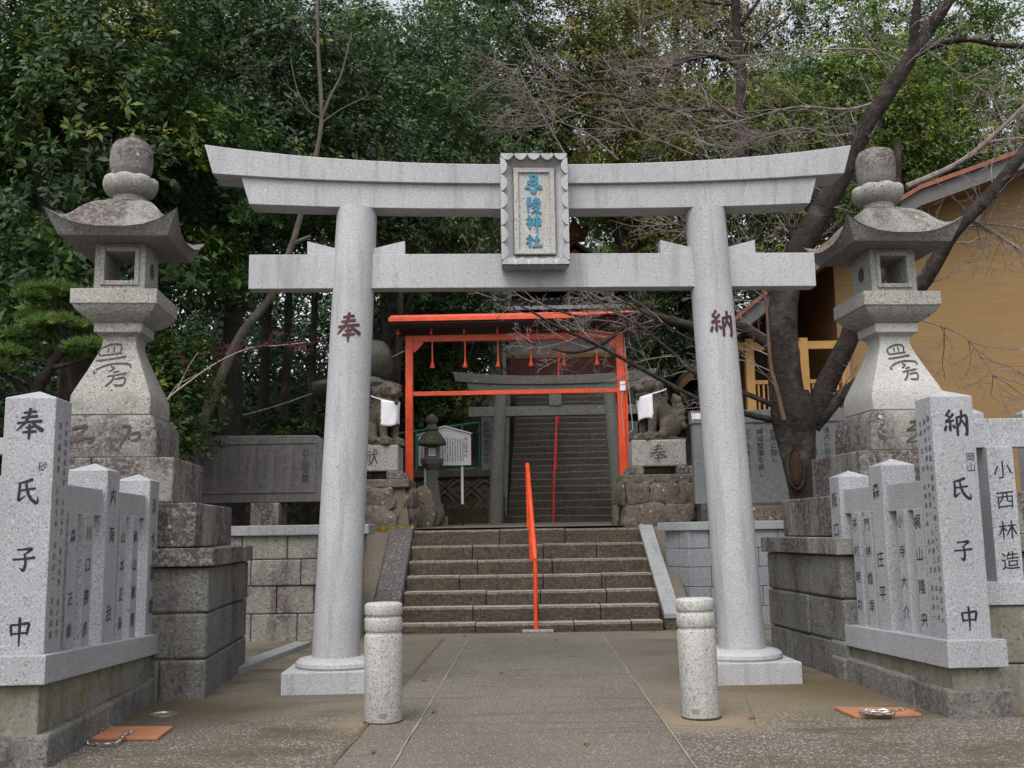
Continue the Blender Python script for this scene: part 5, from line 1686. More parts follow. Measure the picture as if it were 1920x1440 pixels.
# ------------------------------------------------------------------ ochre building on the right
bd = T('ochre_hall', 'ochre ribbed shrine building with a copper edged roof on the right', 'building', (6.3, 20.6, 1.5), 0)
rake = [(-2.3, 3.95), (-.45, 5.42), (1.6, 6.62), (4.0, 7.45), (6.5, 8.2), (9.5, 8.9)]
poly = [(.05, -.1), (9.5, -.1)] + [(x, z - .3) for x, z in reversed(rake) if x > .05]
poly.append((.05, 5.42))
MB().prism(poly, 0, 8.0).build('wall', MT['ochre_wall'], bd)
for nm, mt, y0_, y1_, d0, d1 in (('copper_edge', 'copper', -.95, -.80, -.02, .07), ('fascia', 'fascia', -.86, -.76, -.34, -.025), ('roof', 'tile', -.80, 9.0, -.10, .02), ('soffit', 'soffit', -.76, 9.0, -.34, -.12)):
    b = MB()
    up = [(x, z + d1) for x, z in rake]
    dn = [(x, z + d0) for x, z in rake]
    for (a0, a1), (c0, c1) in zip(zip(dn[:-1], dn[1:]), zip(up[:-1], up[1:])):
        b.prism([a0, a1, c1, c0], y0_, y1_)
    b.build(nm, MT[mt], bd)
b = MB().box(-2.1, .05, 2.2, 2.4, -.1, 4.6)
b.build('porch_back_wall', MT['dark_wood'], bd)
MB().box(-2.3, .05, -.3, 2.2, 1.95, 2.10).build('porch_floor', MT['wood'], bd)
for x in (-1.82, -.72, .10):
    MB().box(x - .085, x + .085, -.25, -.08, 1.4, 3.75).build('porch_post', MT['wood'], bd, bevel=.006)
MB().box(-2.2, .0, -.24, -.09, 3.52, 3.68).build('porch_beam', MT['wood'], bd)
b = MB().box(-1.735, -.005, -.20, -.13, 2.82, 2.90)
b.box(-1.735, -.005, -.195, -.135, 2.13, 2.19)
for k in range(17):
    x = -1.66 + k * .1
    if abs(x + .72) < .1: continue
    b.box(x - .018, x + .018, -.185, -.145, 2.19, 2.82)
b.build('porch_railing', MT['wood'], bd)
MB().box(-2.3, .04, -.85, 2.2, -.1, 1.94).build('porch_base', MT['dark_wood'], bd)
# ------------------------------------------------------------------ trees and bushes
def leaf_cloud(pos, axis, size, rng, wr=0.42, droop=0.35, per=9):
    """rosettes of pointed leaves: `per` leaves radiate round each twig tip"""
    m = len(pos)
    axis = axis / (np.linalg.norm(axis, axis=1)[:, None] + 1e-9)
    n = m * per
    a = np.repeat(axis, per, axis=0)
    p = np.repeat(pos, per, axis=0)
    q = rng.normal(0, 1, (n, 3))
    q -= a * np.sum(a * q, axis=1)[:, None]
    q /= np.linalg.norm(q, axis=1)[:, None] + 1e-9
    d = q + a * rng.uniform(-0.15, 0.75, (n, 1)) + rng.normal(0, .12, (n, 3))
    d[:, 2] -= droop * rng.uniform(.3, 1.2, n)
    d /= np.linalg.norm(d, axis=1)[:, None] + 1e-9
    nr = a * 1.0 + rng.normal(0, .35, (n, 3))
    s = np.cross(d, nr)
    s /= np.linalg.norm(s, axis=1)[:, None] + 1e-9
    up = np.cross(s, d)
    L = (size * rng.uniform(0.65, 1.25, n) * np.repeat(rng.uniform(.7, 1.3, m), per))[:, None]
    p = p + d * size * rng.uniform(.05, .5, (n, 1)) + a * size * rng.normal(0, .45, (n, 1))
    v = np.empty((n, 4, 3))
    v[:, 0] = p
    v[:, 1] = p + d * L * 0.5 + s * L * wr * 0.5 + up * L * 0.04
    v[:, 2] = p + d * L - up * L * .06
    v[:, 3] = p + d * L * 0.5 - s * L * wr * 0.5 + up * L * 0.04
    return v.reshape(-1, 3), np.arange(n * 4).reshape(-1, 4)

def crown_points(radii, nclump, nros, seed, cl=0.42, shell=0.5, flat=0.5, holes=0.0):
    rng = np.random.default_rng(seed)
    d = rng.normal(0, 1, (nclump * 4, 3))
    d /= np.linalg.norm(d, axis=1)[:, None]
    # bulges and bays in the outline
    lob = np.zeros(len(d))
    for k in range(9):
        q = rng.normal(0, 1, 3); q /= np.linalg.norm(q)
        lob = np.maximum(lob, np.clip((d @ q - 0.6) / 0.4, 0, 1) * rng.uniform(.6, 1))
    r = (shell + (1 - shell) * rng.uniform(0, 1, len(d)) ** 0.6) * (0.62 + 0.48 * lob)
    keep = rng.uniform(0, 1, len(d)) < (1 - holes * (1 - lob))
    c = (d * r[:, None])[keep][:nclump]
    dd = d[keep][:nclump]
    tone_c = np.clip(rng.normal(0.42, 0.25, len(c)), 0, 1)
    n = len(c) * nros
    ci = np.repeat(np.arange(len(c)), nros)
    off = rng.normal(0, 1, (n, 3)) * np.array([cl, cl, cl * flat])
    # sprays hang at their outer ends
    off[:, 2] -= 0.35 * np.hypot(off[:, 0], off[:, 1]) ** 1.5
    rad = np.array(radii)
    pos = c[ci] * rad + off * rng.uniform(.5, 1.2, len(c))[ci][:, None]
    axis = dd[ci] * .6 + off * .35 + rng.normal(0, .35, (n, 3)) + np.array([0, -.15, .75])
    tone = np.clip(tone_c[ci] + rng.normal(0, 0.12, n), 0, 1)
    return pos, axis, tone, rng, c * rad

def tree(name, label, cat, x, y, cz, radii, mat, seed, nclump=230, nleaf=95, size=0.12, trunk_r=0.2, lean=(0, 0), group=None, bark_m='forest_bark', cl=0.42, holes=0.2, zground=None, shell=0.5, limbs=7, dens=1.35):
    zg = hill_z(x, y) if zground is None else zground
    t = T(name, label, cat, (x, y, zg - 0.1), 0, group)
    r2 = random.Random(seed)
    top = Vector((lean[0], lean[1], cz - zg + radii[2] * 0.35))
    pts, rad = [], []
    for k in range(9):
        u = k / 8
        w = Vector((mnoise.noise(Vector((u * 2.2, seed, 0))), mnoise.noise(Vector((u * 2.2, seed, 7))), 0)) * 0.35 * u
        pts.append(Vector((lean[0] * u ** 1.3, lean[1] * u ** 1.3, top.z * u)) + w)
        rad.append(trunk_r * (1.25 - u * 0.95) if k else trunk_r * 1.5)
    b = MB().tube(pts, rad, 9)
    pos, out, tone, rng, cc = crown_points(radii, nclump, max(4, int(nleaf * dens / 9)), seed, cl=cl, holes=holes, shell=shell)
    ctr = np.array([lean[0], lean[1], cz - zg + 0.1])
    # limbs run from the trunk out to some of the leaf sprays
    for k in range(limbs):
        e = Vector(cc[r2.randrange(len(cc))] + ctr)
        i = r2.randrange(4, 8)
        s = pts[i]
        if e.z < s.z - .3: s = pts[max(2, i - 3)]
        m = s.lerp(e, .5) + Vector((r2.uniform(-.3, .3), r2.uniform(-.3, .3), -.25))
        b.tube([s, s.lerp(m, .55), m, m.lerp(e, .6), e], [rad[i] * .55, rad[i] * .45, rad[i] * .33, rad[i] * .2, .012], 6)
    b.build('trunk', MT[bark_m], t, smooth=60)
    v, q = leaf_cloud(pos + ctr, out, size, rng, per=9)
    tone = np.clip(np.repeat(tone, 9) + rng.normal(0, .10, len(q)), 0, 1)
    np_mesh('crown', v, q, MT[mat], t, tone)
    return t

WOOD = 'evergreens of the shrine wood'
tree('evergreen_tree', 'broadleaf evergreen with yellow green sprays hanging behind the left stone lantern', 'tree', -7.0, 15.2, 7.6, (2.9, 2.2, 3.5), 'leaf_bright', 101, 210, 120, .135, .22, bark_m='forest_bark', cl=.36, holes=.55)
tree('evergreen_tree', 'dark broadleaf evergreen at the far left edge above the small pine', 'tree', -10.2, 17.2, 9.4, (4.0, 2.8, 4.3), 'leaf_bright', 102, 240, 110, .13, .28, lean=(.8, -.4), cl=.4, holes=.4)
tree('evergreen_tree', 'dense dark evergreen between the left lantern and the left end of the gate lintel', 'tree', -5.6, 18.8, 9.4, (3.4, 2.5, 4.3), 'leaf_dark', 103, 330, 95, .125, .22, cl=.42)
tree('evergreen_tree', 'blue green evergreen with a full rounded crown above the middle of the left lintel', 'tree', -3.4, 23.0, 10.4, (3.2, 2.6, 5.0), 'leaf_blue', 104, 420, 100, .115, .26, cl=.42, lean=(.5, -.3), holes=.05)
tree('evergreen_tree', 'tall dark evergreen rising behind the left lantern finial', 'tree', -8.6, 23.0, 11.5, (4.2, 2.8, 5.4), 'leaf_dark', 105, 400, 95, .13, .3, cl=.5)
tree('evergreen_tree', 'tall evergreen at the upper left corner behind the edge tree', 'tree', -13.5, 24.0, 11.0, (4.6, 3.0, 6.0), 'leaf_dark', 106, 360, 90, .14, .3, cl=.5)
tree('evergreen_tree', 'tall blue green evergreen filling the top of the picture left of the lintel centre', 'tree', -5.2, 28.0, 14.0, (4.0, 2.8, 5.2), 'leaf_blue', 107, 400, 95, .13, .3, cl=.5)
tree('evergreen_tree', 'evergreen with drooping dark sprays directly left of the name tablet', 'tree', -1.7, 26.0, 9.6, (1.9, 2.0, 4.2), 'leaf_blue', 108, 260, 95, .115, .2, cl=.38, lean=(-.4, 0))
tree('olive_leaved_tree', 'tree with yellowish brown tinged leaves above the name tablet', 'tree', 4.3, 31.5, 15.4, (3.8, 2.8, 4.4), 'leaf_olive', 109, 330, 100, .135, .24, cl=.44, holes=.5, lean=(-2.9, -1))
tree('olive_leaved_tree', 'olive leaved tree with open gaps of sky right of the name tablet', 'tree', 6.6, 33.0, 12.4, (3.2, 2.6, 4.2), 'leaf_olive', 110, 300, 95, .135, .24, cl=.44, holes=.55, lean=(-1.9, 0))
tree('olive_leaved_tree', 'olive green tree whose straight trunk stands behind the right tie beam end', 'tree', 6.1, 25.0, 10.8, (2.9, 2.3, 3.6), 'leaf_mid', 111, 330, 95, .12, .24, cl=.45, holes=.25, lean=(-.3, 0), bark_m='grey_bark')
tree('evergreen_tree', 'bright green evergreen behind the upper right end of the lintel', 'tree', 9.2, 28.5, 12.6, (3.6, 2.6, 3.8), 'leaf_mid', 112, 420, 100, .13, .26, cl=.46, holes=.2)
tree('evergreen_tree', 'dark evergreen thinning to open sky above the ochre roof', 'tree', 13.2, 31.0, 12.4, (3.8, 2.6, 4.2), 'leaf_mid', 113, 300, 95, .135, .26, cl=.46, holes=.4)
tree('evergreen_tree', 'tall evergreen at the upper right corner of the picture', 'tree', 12.6, 34.0, 18.6, (4.8, 2.8, 5.0), 'leaf_mid', 114, 420, 100, .14, .3, cl=.55, holes=.25)
tree('evergreen_tree', 'tall evergreen at the top between the lintel centre and the right corner', 'tree', 5.6, 35.0, 18.9, (4.6, 2.8, 4.8), 'leaf_olive', 115, 460, 100, .14, .3, cl=.55, holes=.2)
tree('evergreen_tree', 'dark evergreen in the gap under the lintel right of the tablet', 'tree', 3.6, 41.5, 11.4, (3.4, 2.6, 3.4), 'leaf_mid', 116, 340, 95, .14, .3, cl=.5, holes=.3)
tree('evergreen_tree', 'dark evergreen behind the hilltop shrine hall', 'tree', -4.2, 38.0, 11.8, (3.4, 2.6, 5.2), 'leaf_dark', 117, 300, 85, .14, .3, cl=.5, holes=.15, lean=(1.6, 1))
tree('evergreen_tree', 'slender evergreen hanging over the left of the long staircase', 'tree', -2.5, 28.5, 7.2, (1.5, 1.6, 2.4), 'leaf_bright', 118, 130, 90, .115, .13, cl=.34, holes=.2, lean=(.2, 0))
tree('evergreen_tree', 'dark evergreen behind the right guardian lion and the bare branches', 'tree', 4.4, 27.5, 7.2, (1.9, 1.8, 2.6), 'leaf_dark', 119, 170, 90, .12, .16, cl=.4, holes=.2)
tree('evergreen_tree', 'tall dark evergreen at the top of the picture over the left lintel end', 'tree', -9.5, 31.0, 16.0, (4.6, 2.8, 5.0), 'leaf_dark', 120, 330, 90, .14, .3, cl=.55)
tree('evergreen_tree', 'tall blue green evergreen at the top edge left above the name tablet', 'tree', -2.4, 30.0, 15.6, (3.0, 2.6, 5.0), 'leaf_blue', 121, 380, 95, .13, .28, cl=.48, holes=.1, lean=(1.2, 0))
tree('evergreen_tree', 'yellow green evergreen at the right edge above the copper roof edge', 'tree', 17.0, 35.0, 15.5, (4.2, 2.8, 5.5), 'leaf_mid', 122, 380, 95, .14, .28, cl=.5, holes=.3)
# bushes in the dark under the trees
bush_l = ['glossy leaved bush right of the left lantern shaft', 'low dark bush behind the slate monument', 'dark undergrowth bush between the left pillar and the orange post', 'dark bush left of the notice board under the trees', 'dark undergrowth bush at the left edge behind the pine']
for i, (x, y, cz, rr, mt, sz, nc) in enumerate([(-5.15, 14.3, 3.5, (.55, .5, 1.1), 'leaf_bright', .10, 60), (-5.6, 20.5, 3.0, (2.0, 1.2, 1.2), 'leaf_dark', .10, 110), (-3.6, 25.8, 4.9, (1.9, 1.2, 1.7), 'leaf_dark', .10, 130), (-2.3, 24.9, 5.0, (1.0, .8, 1.6), 'leaf_bright', .095, 80), (-9.2, 19.0, 3.2, (2.2, 1.2, 1.6), 'leaf_dark', .10, 110)]):
    tree('bush', bush_l[i], 'bush', x, y, cz, rr, mt, 140 + i, nc, 85, sz, .05, cl=.26, limbs=5, holes=.2)
# bare straight trunks in the dark of the wood
for i, (px, pb, ptop, Y, r) in enumerate([(528, 800, 480, 20.5, .09), (490, 800, 300, 22.0, .12), (575, 790, 560, 23.0, .09), (735, 760, 560, 20.5, .09), (165, 780, 330, 14.9, .20), (640, 780, 560, 24.5, .15)]):
    p0, p1 = at(px, pb, Y), at(px + (-85 if i == 4 else 15), ptop, Y)
    base = Vector((p0.x, Y, hill_z(p0.x, Y) - .1))
    t = T('shaded_tree', ['thin dark trunk in the shade right of the leaning sapling', 'dark trunk in the shade behind the leaning sapling', 'slim dark trunk just left of the left gate pillar', 'slim brown trunk just left of the orange gate post', 'thick leaning trunk behind the small pine', 'dark trunk hidden behind the left gate pillar'][i], 'tree', base)
    MB().tube([Vector((0, 0, 0)), (p0 - base) * .9 + Vector((.03, 0, 0)), (p0 - base).lerp(p1 - base, .5) + Vector((.05, 0, 0)), p1 - base, (p1 - base) * 1.25], [r * 1.25, r, r * .9, r * .8, r * .5], 10).build('trunk', MT['forest_bark'], t, smooth=60)
# far wood that reads as one mass
rng = np.random.default_rng(77)
P, O, TN = [], [], []
for k in range(1500):
    x = rng.uniform(-34, 26)
    y = rng.uniform(44, 58)
    zmax = 23 if x < -2 else (20 if x < 9 else 15)
    z = hill_z(x, y) + rng.uniform(0, 1) ** .8 * (zmax - hill_z(x, y))
    if x > -1 and rng.uniform() < .5: continue
    n = 26
    off = rng.normal(0, 1, (n, 3)) * np.array([1.0, .8, .7])
    P.append(np.array([x, y, z]) + off)
    O.append(off * .4 + rng.normal(0, .3, (n, 3)) + np.array([0, -.3, .7]))
    TN.append(np.clip(rng.normal(.4, .15) + rng.normal(0, .15, n), 0, 1))
P, O, TN = np.concatenate(P), np.concatenate(O), np.concatenate(TN)
v, q = leaf_cloud(P, O, .26, rng, wr=.5, per=8)
o = np_mesh('woodland', v, q, MT['leaf_dark'], None, np.repeat(TN, 8))
o['kind'] = 'stuff'

# dark undergrowth closing the wood under the crowns
rng = np.random.default_rng(88)
P, O, TN = [], [], []
for k in range(520):
    if k < 400:
        x, y = rng.uniform(-22, -2.2), rng.uniform(26, 40)
    else:
        x, y = rng.uniform(4.2, 14), rng.uniform(30, 42)
    z = hill_z(x, y) + rng.uniform(0, 1) ** 1.2 * 3.8
    n = 22
    off = rng.normal(0, 1, (n, 3)) * np.array([.75, .6, .5])
    P.append(np.array([x, y, z]) + off)
    O.append(off * .4 + rng.normal(0, .3, (n, 3)) + np.array([0, -.3, .7]))
    TN.append(np.clip(rng.normal(.35, .15) + rng.normal(0, .15, n), 0, 1))
P, O, TN = np.concatenate(P), np.concatenate(O), np.concatenate(TN)
v, q = leaf_cloud(P, O, .19, rng, wr=.5, per=8)
o = np_mesh('undergrowth', v, q, MT['leaf_dark'], None, np.repeat(TN, 8))
o['kind'] = 'stuff'

# ------------------------------------------------------------------ bare cherry tree on the right
def wander(pts, amp, seed):
    out = []
    for i, p in enumerate(pts):
        out.append(p + Vector((mnoise.noise(Vector((i * .9, seed, 0))), mnoise.noise(Vector((i * .9, seed, 4))), mnoise.noise(Vector((i * .9, seed, 8))))) * amp * (0 if i == 0 else 1))
    return out
def spline(P, k=4):
    out = []
    Q = [P[0]] + list(P) + [P[-1]]
    for i in range(1, len(Q) - 2):
        for t in range(k):
            u = t / k
            out.append(.5 * ((2 * Q[i]) + (Q[i + 1] - Q[i - 1]) * u + (2 * Q[i - 1] - 5 * Q[i] + 4 * Q[i + 1] - Q[i + 2]) * u * u + (3 * Q[i] - Q[i - 1] - 3 * Q[i + 1] + Q[i + 2]) * u ** 3))
    out.append(P[-1])
    return out
def limb(b, pix, Y, r0, r1, org, n=9, dy=0.0, store=None, knob=0.06):
    """limb through photo points, spread in depth as it leaves the trunk"""
    P = []
    m = len(pix)
    for i, p in enumerate(pix):
        P.append(at(p[0], p[1], Y + dy * i / max(1, m - 1)) - org)
    Q = spline(P)
    R2 = [(r0 + (r1 - r0) * i / (len(Q) - 1)) * (1 + knob * mnoise.noise(Vector((i * .7, pix[0][0], r0 * 50)))) for i in range(len(Q))]
    b.tube(Q, R2, n)
    if store is not None:
        store.append((Q, R2))
    return Q, R2
TW = random.Random(99)
def twig(b, p, d, L, r, depth, bend):
    """one arching shoot with alternating side shoots"""
    n = 7
    pts = [p.copy()]
    dd = d.normalized()
    arc = (dd.cross(Vector((TW.uniform(-1, 1), TW.uniform(-1, 1), TW.uniform(-1, 1)))).normalized() * TW.uniform(.3, 1.0) + bend)
    kink = Vector((0, 0, 0))
    for k in range(n):
        kink = Vector((TW.uniform(-1, 1), TW.uniform(-1, 1), TW.uniform(-1, 1))) * .13
        dd = (dd + arc * (.95 / n) + kink).normalized()
        pts.append(pts[-1] + dd * L / n)
    rr = [max(.0026, r * (1 - .75 * k / n)) for k in range(n + 1)]
    b.tube(pts, rr, 5 if r > .009 else 3, cap=False)
    if depth > 0:
        m = TW.randint(3, 5) if depth > 1 else TW.randint(2, 5)
        s0 = dd.cross(Vector((TW.uniform(-1, 1), TW.uniform(-1, 1), TW.uniform(-1, 1)))).normalized()
        for k in range(m):
            u = (.2 + .75 * (k + TW.random() * .6) / m) * n
            i = min(int(u), n - 1)
            ax = (pts[i + 1] - pts[i]).normalized()
            sd = (s0 - ax * s0.dot(ax)).normalized() * (1 if k % 2 else -1)
            sd = (sd + Vector((TW.uniform(-.4, .4), TW.uniform(-.4, .4), TW.uniform(-.2, .5)))).normalized()
            twig(b, pts[i].lerp(pts[i + 1], u - i if u - i < 1 else .9), ax * .7 + sd * .75, L * TW.uniform(.28, .55) * (1.15 - .5 * u / n), max(.0032, rr[i] * .62), depth - 1, bend * .5)
def twigs_on(b, Q, R2, count, L, bend, depth=2, side=None, t0=.15, r=None):
    for k in range(count):
        u = t0 + (1 - t0) * TW.random()
        i = min(int(u * (len(Q) - 1)), len(Q) - 2)
        p = Q[i].lerp(Q[i + 1], TW.random())
        ax = (Q[i + 1] - Q[i]).normalized()
        s = ax.cross(Vector((TW.uniform(-1, 1), TW.uniform(-1, 1), TW.uniform(-1, 1)))).normalized()
        d = ax * TW.uniform(.3, 1.0) + s * .75
        if side is not None: d = d * .8 + side * .45
        rr = r if r else min(R2[i] * .5, .016)
        twig(b, p, d, L * TW.uniform(.5, 1.35), max(.0055, rr * TW.uniform(.6, 1.1)), depth, bend)

base = Vector((4.2, 15.4, 1.45))
ct = T('cherry_tree', 'bare dark cherry tree with forked trunk and cut scar beside the right stone lantern', 'tree', base)
b = MB()
Y = 15.4
trunk_p = [at(1512, 1000, Y) - base, at(1508, 940, Y) - base, at(1500, 880, Y) - base, at(1492, 820, Y) - base, at(1488, 775, Y) - base, at(1484, 735, Y) - base]
b.tube(spline(trunk_p), [.30 + .0 * i for i in range(0)] or [(.22, .21, .205, .205, .205, .21, .215, .225, .235, .25, .265, .28, .29, .31, .33, .34, .34, .33, .31, .28, .26)[i] * (1 + .05 * mnoise.noise(Vector((i * .8, 2, 2)))) for i in range(21)], 18)
big = []
limb(b, [(1478, 770), (1470, 690), (1466, 610), (1473, 545), (1495, 475), (1540, 395), (1580, 325), (1618, 245), (1668, 170), (1715, 95), (1760, 30), (1800, -30)], Y, .27, .075, base, 14, store=big)
limb(b, [(1520, 790), (1545, 730), (1570, 680), (1592, 635), (1608, 590), (1640, 560), (1690, 555), (1727, 533), (1755, 490), (1790, 433), (1857, 365), (1920, 285), (1990, 200)], Y, .17, .085, base, 12, dy=-.8, store=big)
limb(b, [(1525, 800), (1565, 755), (1610, 715), (1645, 685), (1670, 668), (1690, 655)], Y, .12, .03, base, 10, dy=-.3, store=big)
limb(b, [(1716, 100), (1714, 60), (1720, 0), (1722, -40)], Y, .09, .05, base, 8, store=big)
limb(b, [(1725, 100), (1755, 85), (1813, 74), (1870, 84), (1930, 88)], Y, .055, .035, base, 8, dy=-.3, store=big)
limb(b, [(1455, 660), (1430, 637), (1385, 612), (1340, 618), (1296, 611), (1250, 598), (1203, 588)], Y, .095, .06, base, 10, dy=.6, store=big)
limb(b, [(1203, 588), (1170, 590), (1140, 591), (1090, 594), (1050, 583), (1000, 566)], Y + .6, .045, .012, base, 8, store=big)
limb(b, [(1206, 588), (1180, 605), (1158, 623), (1123, 648), (1075, 661), (1030, 652), (985, 640)], Y + .6, .05, .010, base, 8, dy=-.4, store=big)
limb(b, [(1446, 787), (1396, 775), (1307, 747), (1240, 712), (1180, 679), (1110, 642), (1050, 615), (985, 578), (930, 552)], Y, .05, .009, base, 8, dy=-.8, store=big)
limb(b, [(1454, 762), (1396, 737), (1310, 705), (1260, 660), (1200, 612), (1140, 577), (1080, 545)], Y, .045, .008, base, 8, dy=.5, store=big)
sb = MB()
limb(sb, [(1470, 787), (1458, 735), (1446, 690), (1440, 620), (1437, 575), (1425, 520)], Y - .38, .036, .018, base, 7, store=big)
sb.build('sucker', MT['sucker_bark'], ct, smooth=60)
limb(b, [(1640, 562), (1668, 470), (1682, 380), (1684, 262)], Y - .3, .06, .055, base, 9)
limb(b, [(1300, 640), (1230, 600), (1160, 560), (1100, 535)], Y + .4, .022, .008, base, 6, store=big)
limb(b, [(1480, 600), (1440, 540), (1390, 470), (1330, 430), (1250, 420)], Y, .06, .012, base, 8, dy=.5, store=big)
limb(b, [(1545, 400), (1520, 350), (1470, 300), (1400, 280)], Y, .06, .014, base, 8, dy=.6, store=big)
limb(b, [(1500, 470), (1480, 430), (1470, 400), (1440, 380)], Y, .05, .02, base, 8, dy=.3, store=big)
b.build('trunk', MT['cherry_bark'], ct, smooth=70)
tb = MB()
left = Vector((-1, 0, .05))
limb(tb, [(1700, 120), (1640, 95), (1560, 92), (1480, 97), (1390, 105), (1300, 100)], Y, .022, .005, base, 6, dy=.6, store=big)
limb(tb, [(1660, 185), (1590, 205), (1500, 200), (1430, 215), (1340, 240), (1270, 250)], Y, .022, .005, base, 6, dy=-.4, store=big)
limb(tb, [(1620, 245), (1560, 255), (1500, 240), (1430, 255), (1380, 280)], Y, .02, .005, base, 6, dy=.5, store=big)
limb(tb, [(1790, 433), (1850, 420), (1925, 430)], Y - .4, .022, .012, base, 6, store=big)
limb(tb, [(1815, 410), (1870, 440), (1930, 480)], Y - .4, .035, .02, base, 6, store=big)
limb(tb, [(1700, 350), (1790, 310), (1850, 265), (1930, 190)], Y - .4, .05, .03, base, 7, store=big)
limb(tb, [(1845, 268), (1900, 260), (1960, 262)], Y - .4, .028, .02, base, 6, store=big)
limb(tb, [(1727, 600), (1775, 615), (1815, 637), (1850, 685), (1877, 729)], Y - .6, .014, .004, base, 5, store=big)
limb(tb, [(1740, 95), (1800, 140), (1870, 190), (1930, 250)], Y - .2, .016, .006, base, 5, store=big)
cnt = {0: 34, 1: 16, 2: 7, 3: 3, 4: 9, 5: 10, 6: 10, 7: 11, 8: 12, 9: 11, 10: 8, 11: 11, 12: 22, 13: 18, 14: 10}
for i, (Q, R2) in enumerate(big):
    if i in (1, 2):
        twigs_on(tb, Q, R2, cnt[i], .7, Vector((0, 0, .25)), 2)
    elif i == 0:
        twigs_on(tb, Q, R2, cnt[i], .9, Vector((-.2, 0, .25)), 2, left, t0=.35)
    elif i < 5:
        twigs_on(tb, Q, R2, cnt[i], .7, Vector((0, 0, .3)), 2)
    else:
        twigs_on(tb, Q, R2, cnt.get(i, 14), 1.0, Vector((-.12, 0, .28)), 2, left if i < 18 else None, r=.010)
tb.build('twigs', MT['twig_bark'], ct)
sc_c = at(1490, 880, Y) - base + Vector((-.04, -.235, 0))
b = MB().rock(tuple(sc_c), (.10, .05, .27), seed=3, amp=.12, n=18, m=12)
o = b.build('cut_scar', MT['cut_wood'], ct, smooth=60)
b = MB()
ringp = [sc_c + Vector((.125 * math.cos(a), .0 + .02 * (1 - abs(math.cos(a))), .31 * math.sin(a))) for a in [2 * math.pi * k / 24 for k in range(25)]]
b.tube(ringp, .032, 7, cap=False)
b.build('bark_collar', MT['cherry_bark'], ct, smooth=70)

base = Vector((4.1, 18.0, 1.5))
bt = T('bare_tree', 'bare dark tree with one straight upright stem above the right half of the lintel', 'tree', base)
Y = 18.0
b = MB(); big = []
limb(b, [(1378, 1000), (1366, 850), (1350, 700), (1336, 560), (1345, 430), (1378, 320), (1388, 250), (1389, 190), (1390, 130), (1382, 60), (1378, -20)], Y, .17, .075, base, 11, store=big)
limb(b, [(1390, 128), (1360, 110), (1325, 104), (1290, 112), (1200, 140), (1130, 150), (1060, 152), (990, 146), (930, 130)], Y, .062, .012, base, 8, dy=.5, store=big)
limb(b, [(1388, 222), (1355, 208), (1310, 206), (1280, 210), (1200, 195), (1120, 172), (1040, 160)], Y, .055, .010, base, 8, dy=-.4, store=big)
limb(b, [(1390, 45), (1405, 25), (1430, -10)], Y, .045, .03, base, 8, store=big)
limb(b, [(1380, 10), (1330, 5), (1280, -5)], Y, .03, .02, base, 6, store=big)
limb(b, [(1392, 110), (1430, 70), (1480, 30), (1500, 0)], Y, .022, .01, base, 6, store=big)
b.build('trunk', MT['cherry_bark'], bt, smooth=70)
tb = MB()
limb(tb, [(1330, 205), (1320, 170), (1290, 140), (1250, 120)], Y, .02, .006, base, 5, store=big)
limb(tb, [(1300, 290), (1180, 240), (1080, 210), (990, 180)], Y, .02, .006, base, 5, store=big)
limb(tb, [(1160, 300), (1100, 250), (1010, 215), (960, 205)], Y, .018, .006, base, 5, store=big)
limb(tb, [(1060, 290), (1020, 220), (985, 160), (970, 120)], Y, .016, .006, base, 5, store=big)
limb(tb, [(1330, 300), (1290, 220), (1240, 150), (1200, 90)], Y, .016, .006, base, 5, store=big)
for i, (Q, R2) in enumerate(big):
    twigs_on(tb, Q, R2, [14, 24, 22, 6, 8, 9, 11, 13, 13, 11, 12][i], 1.2, Vector((-.15, 0, .12)), 2, left if i < 3 else None, t0=.4 if i == 0 else .15, r=.012)
tb.build('twigs', MT['twig_bark'], bt)

# ------------------------------------------------------------------ leaning sapling, red twigged shrub, pine
base = at(385, 800, 15.6); base.z = 1.42
sp = T('bare_sapling', 'slender grey leaning sapling left of the left gate pillar', 'tree', base)
b = MB(); big = []
Y = 15.6
limb(b, [(352, 870), (377, 800), (417, 700), (450, 630), (480, 592), (509, 553), (535, 490), (552, 445), (570, 380), (593, 290), (603, 215), (597, 100), (595, -20)], Y, .088, .024, base, 10, store=big)
limb(b, [(545, 460), (565, 450), (583, 443)], Y, .04, .028, base, 8, store=big)
limb(b, [(602, 225), (620, 180), (640, 140), (660, 60)], Y, .03, .012, base, 7, store=big)
limb(b, [(600, 222), (575, 205), (555, 160), (545, 110)], Y, .02, .008, base, 6, store=big)
limb(b, [(604, 230), (640, 205), (690, 180)], Y, .018, .008, base, 6, store=big)
limb(b, [(598, 95), (570, 50), (560, 0)], Y, .015, .007, base, 6, store=big)
b.build('trunk', MT['grey_bark'], sp, smooth=60)
tb = MB()
for Q, R2 in big[2:]:
    twigs_on(tb, Q, R2, 4, .5, Vector((0, 0, .3)), 1, r=.006)
tb.build('twigs', MT['grey_bark'], sp)
base = at(300, 770, 11.9); base.z = 1.5
rs = T('red_twig_shrub', 'bare pale branch with fine red twigs beside the left lantern shaft', 'shrub', base)
b = MB(); big = []
limb(b, [(285, 800), (310, 752), (360, 712), (410, 678), (470, 652), (520, 648), (575, 642)], 11.9, .014, .003, base, 6, store=big)
limb(b, [(330, 735), (352, 690), (372, 660)], 11.9, .007, .003, base, 5, store=big)
limb(b, [(300, 770), (330, 725), (350, 712), (395, 690)], 11.9, .006, .003, base, 5, store=big)
b.build('stem', MT['pale_twig'], rs, smooth=60)
tb = MB()
Q, R2 = big[0]
twigs_on(tb, Q, R2, 14, .30, Vector((.3, 0, .1)), 2, Vector((1, 0, .25)), t0=.45, r=.004)
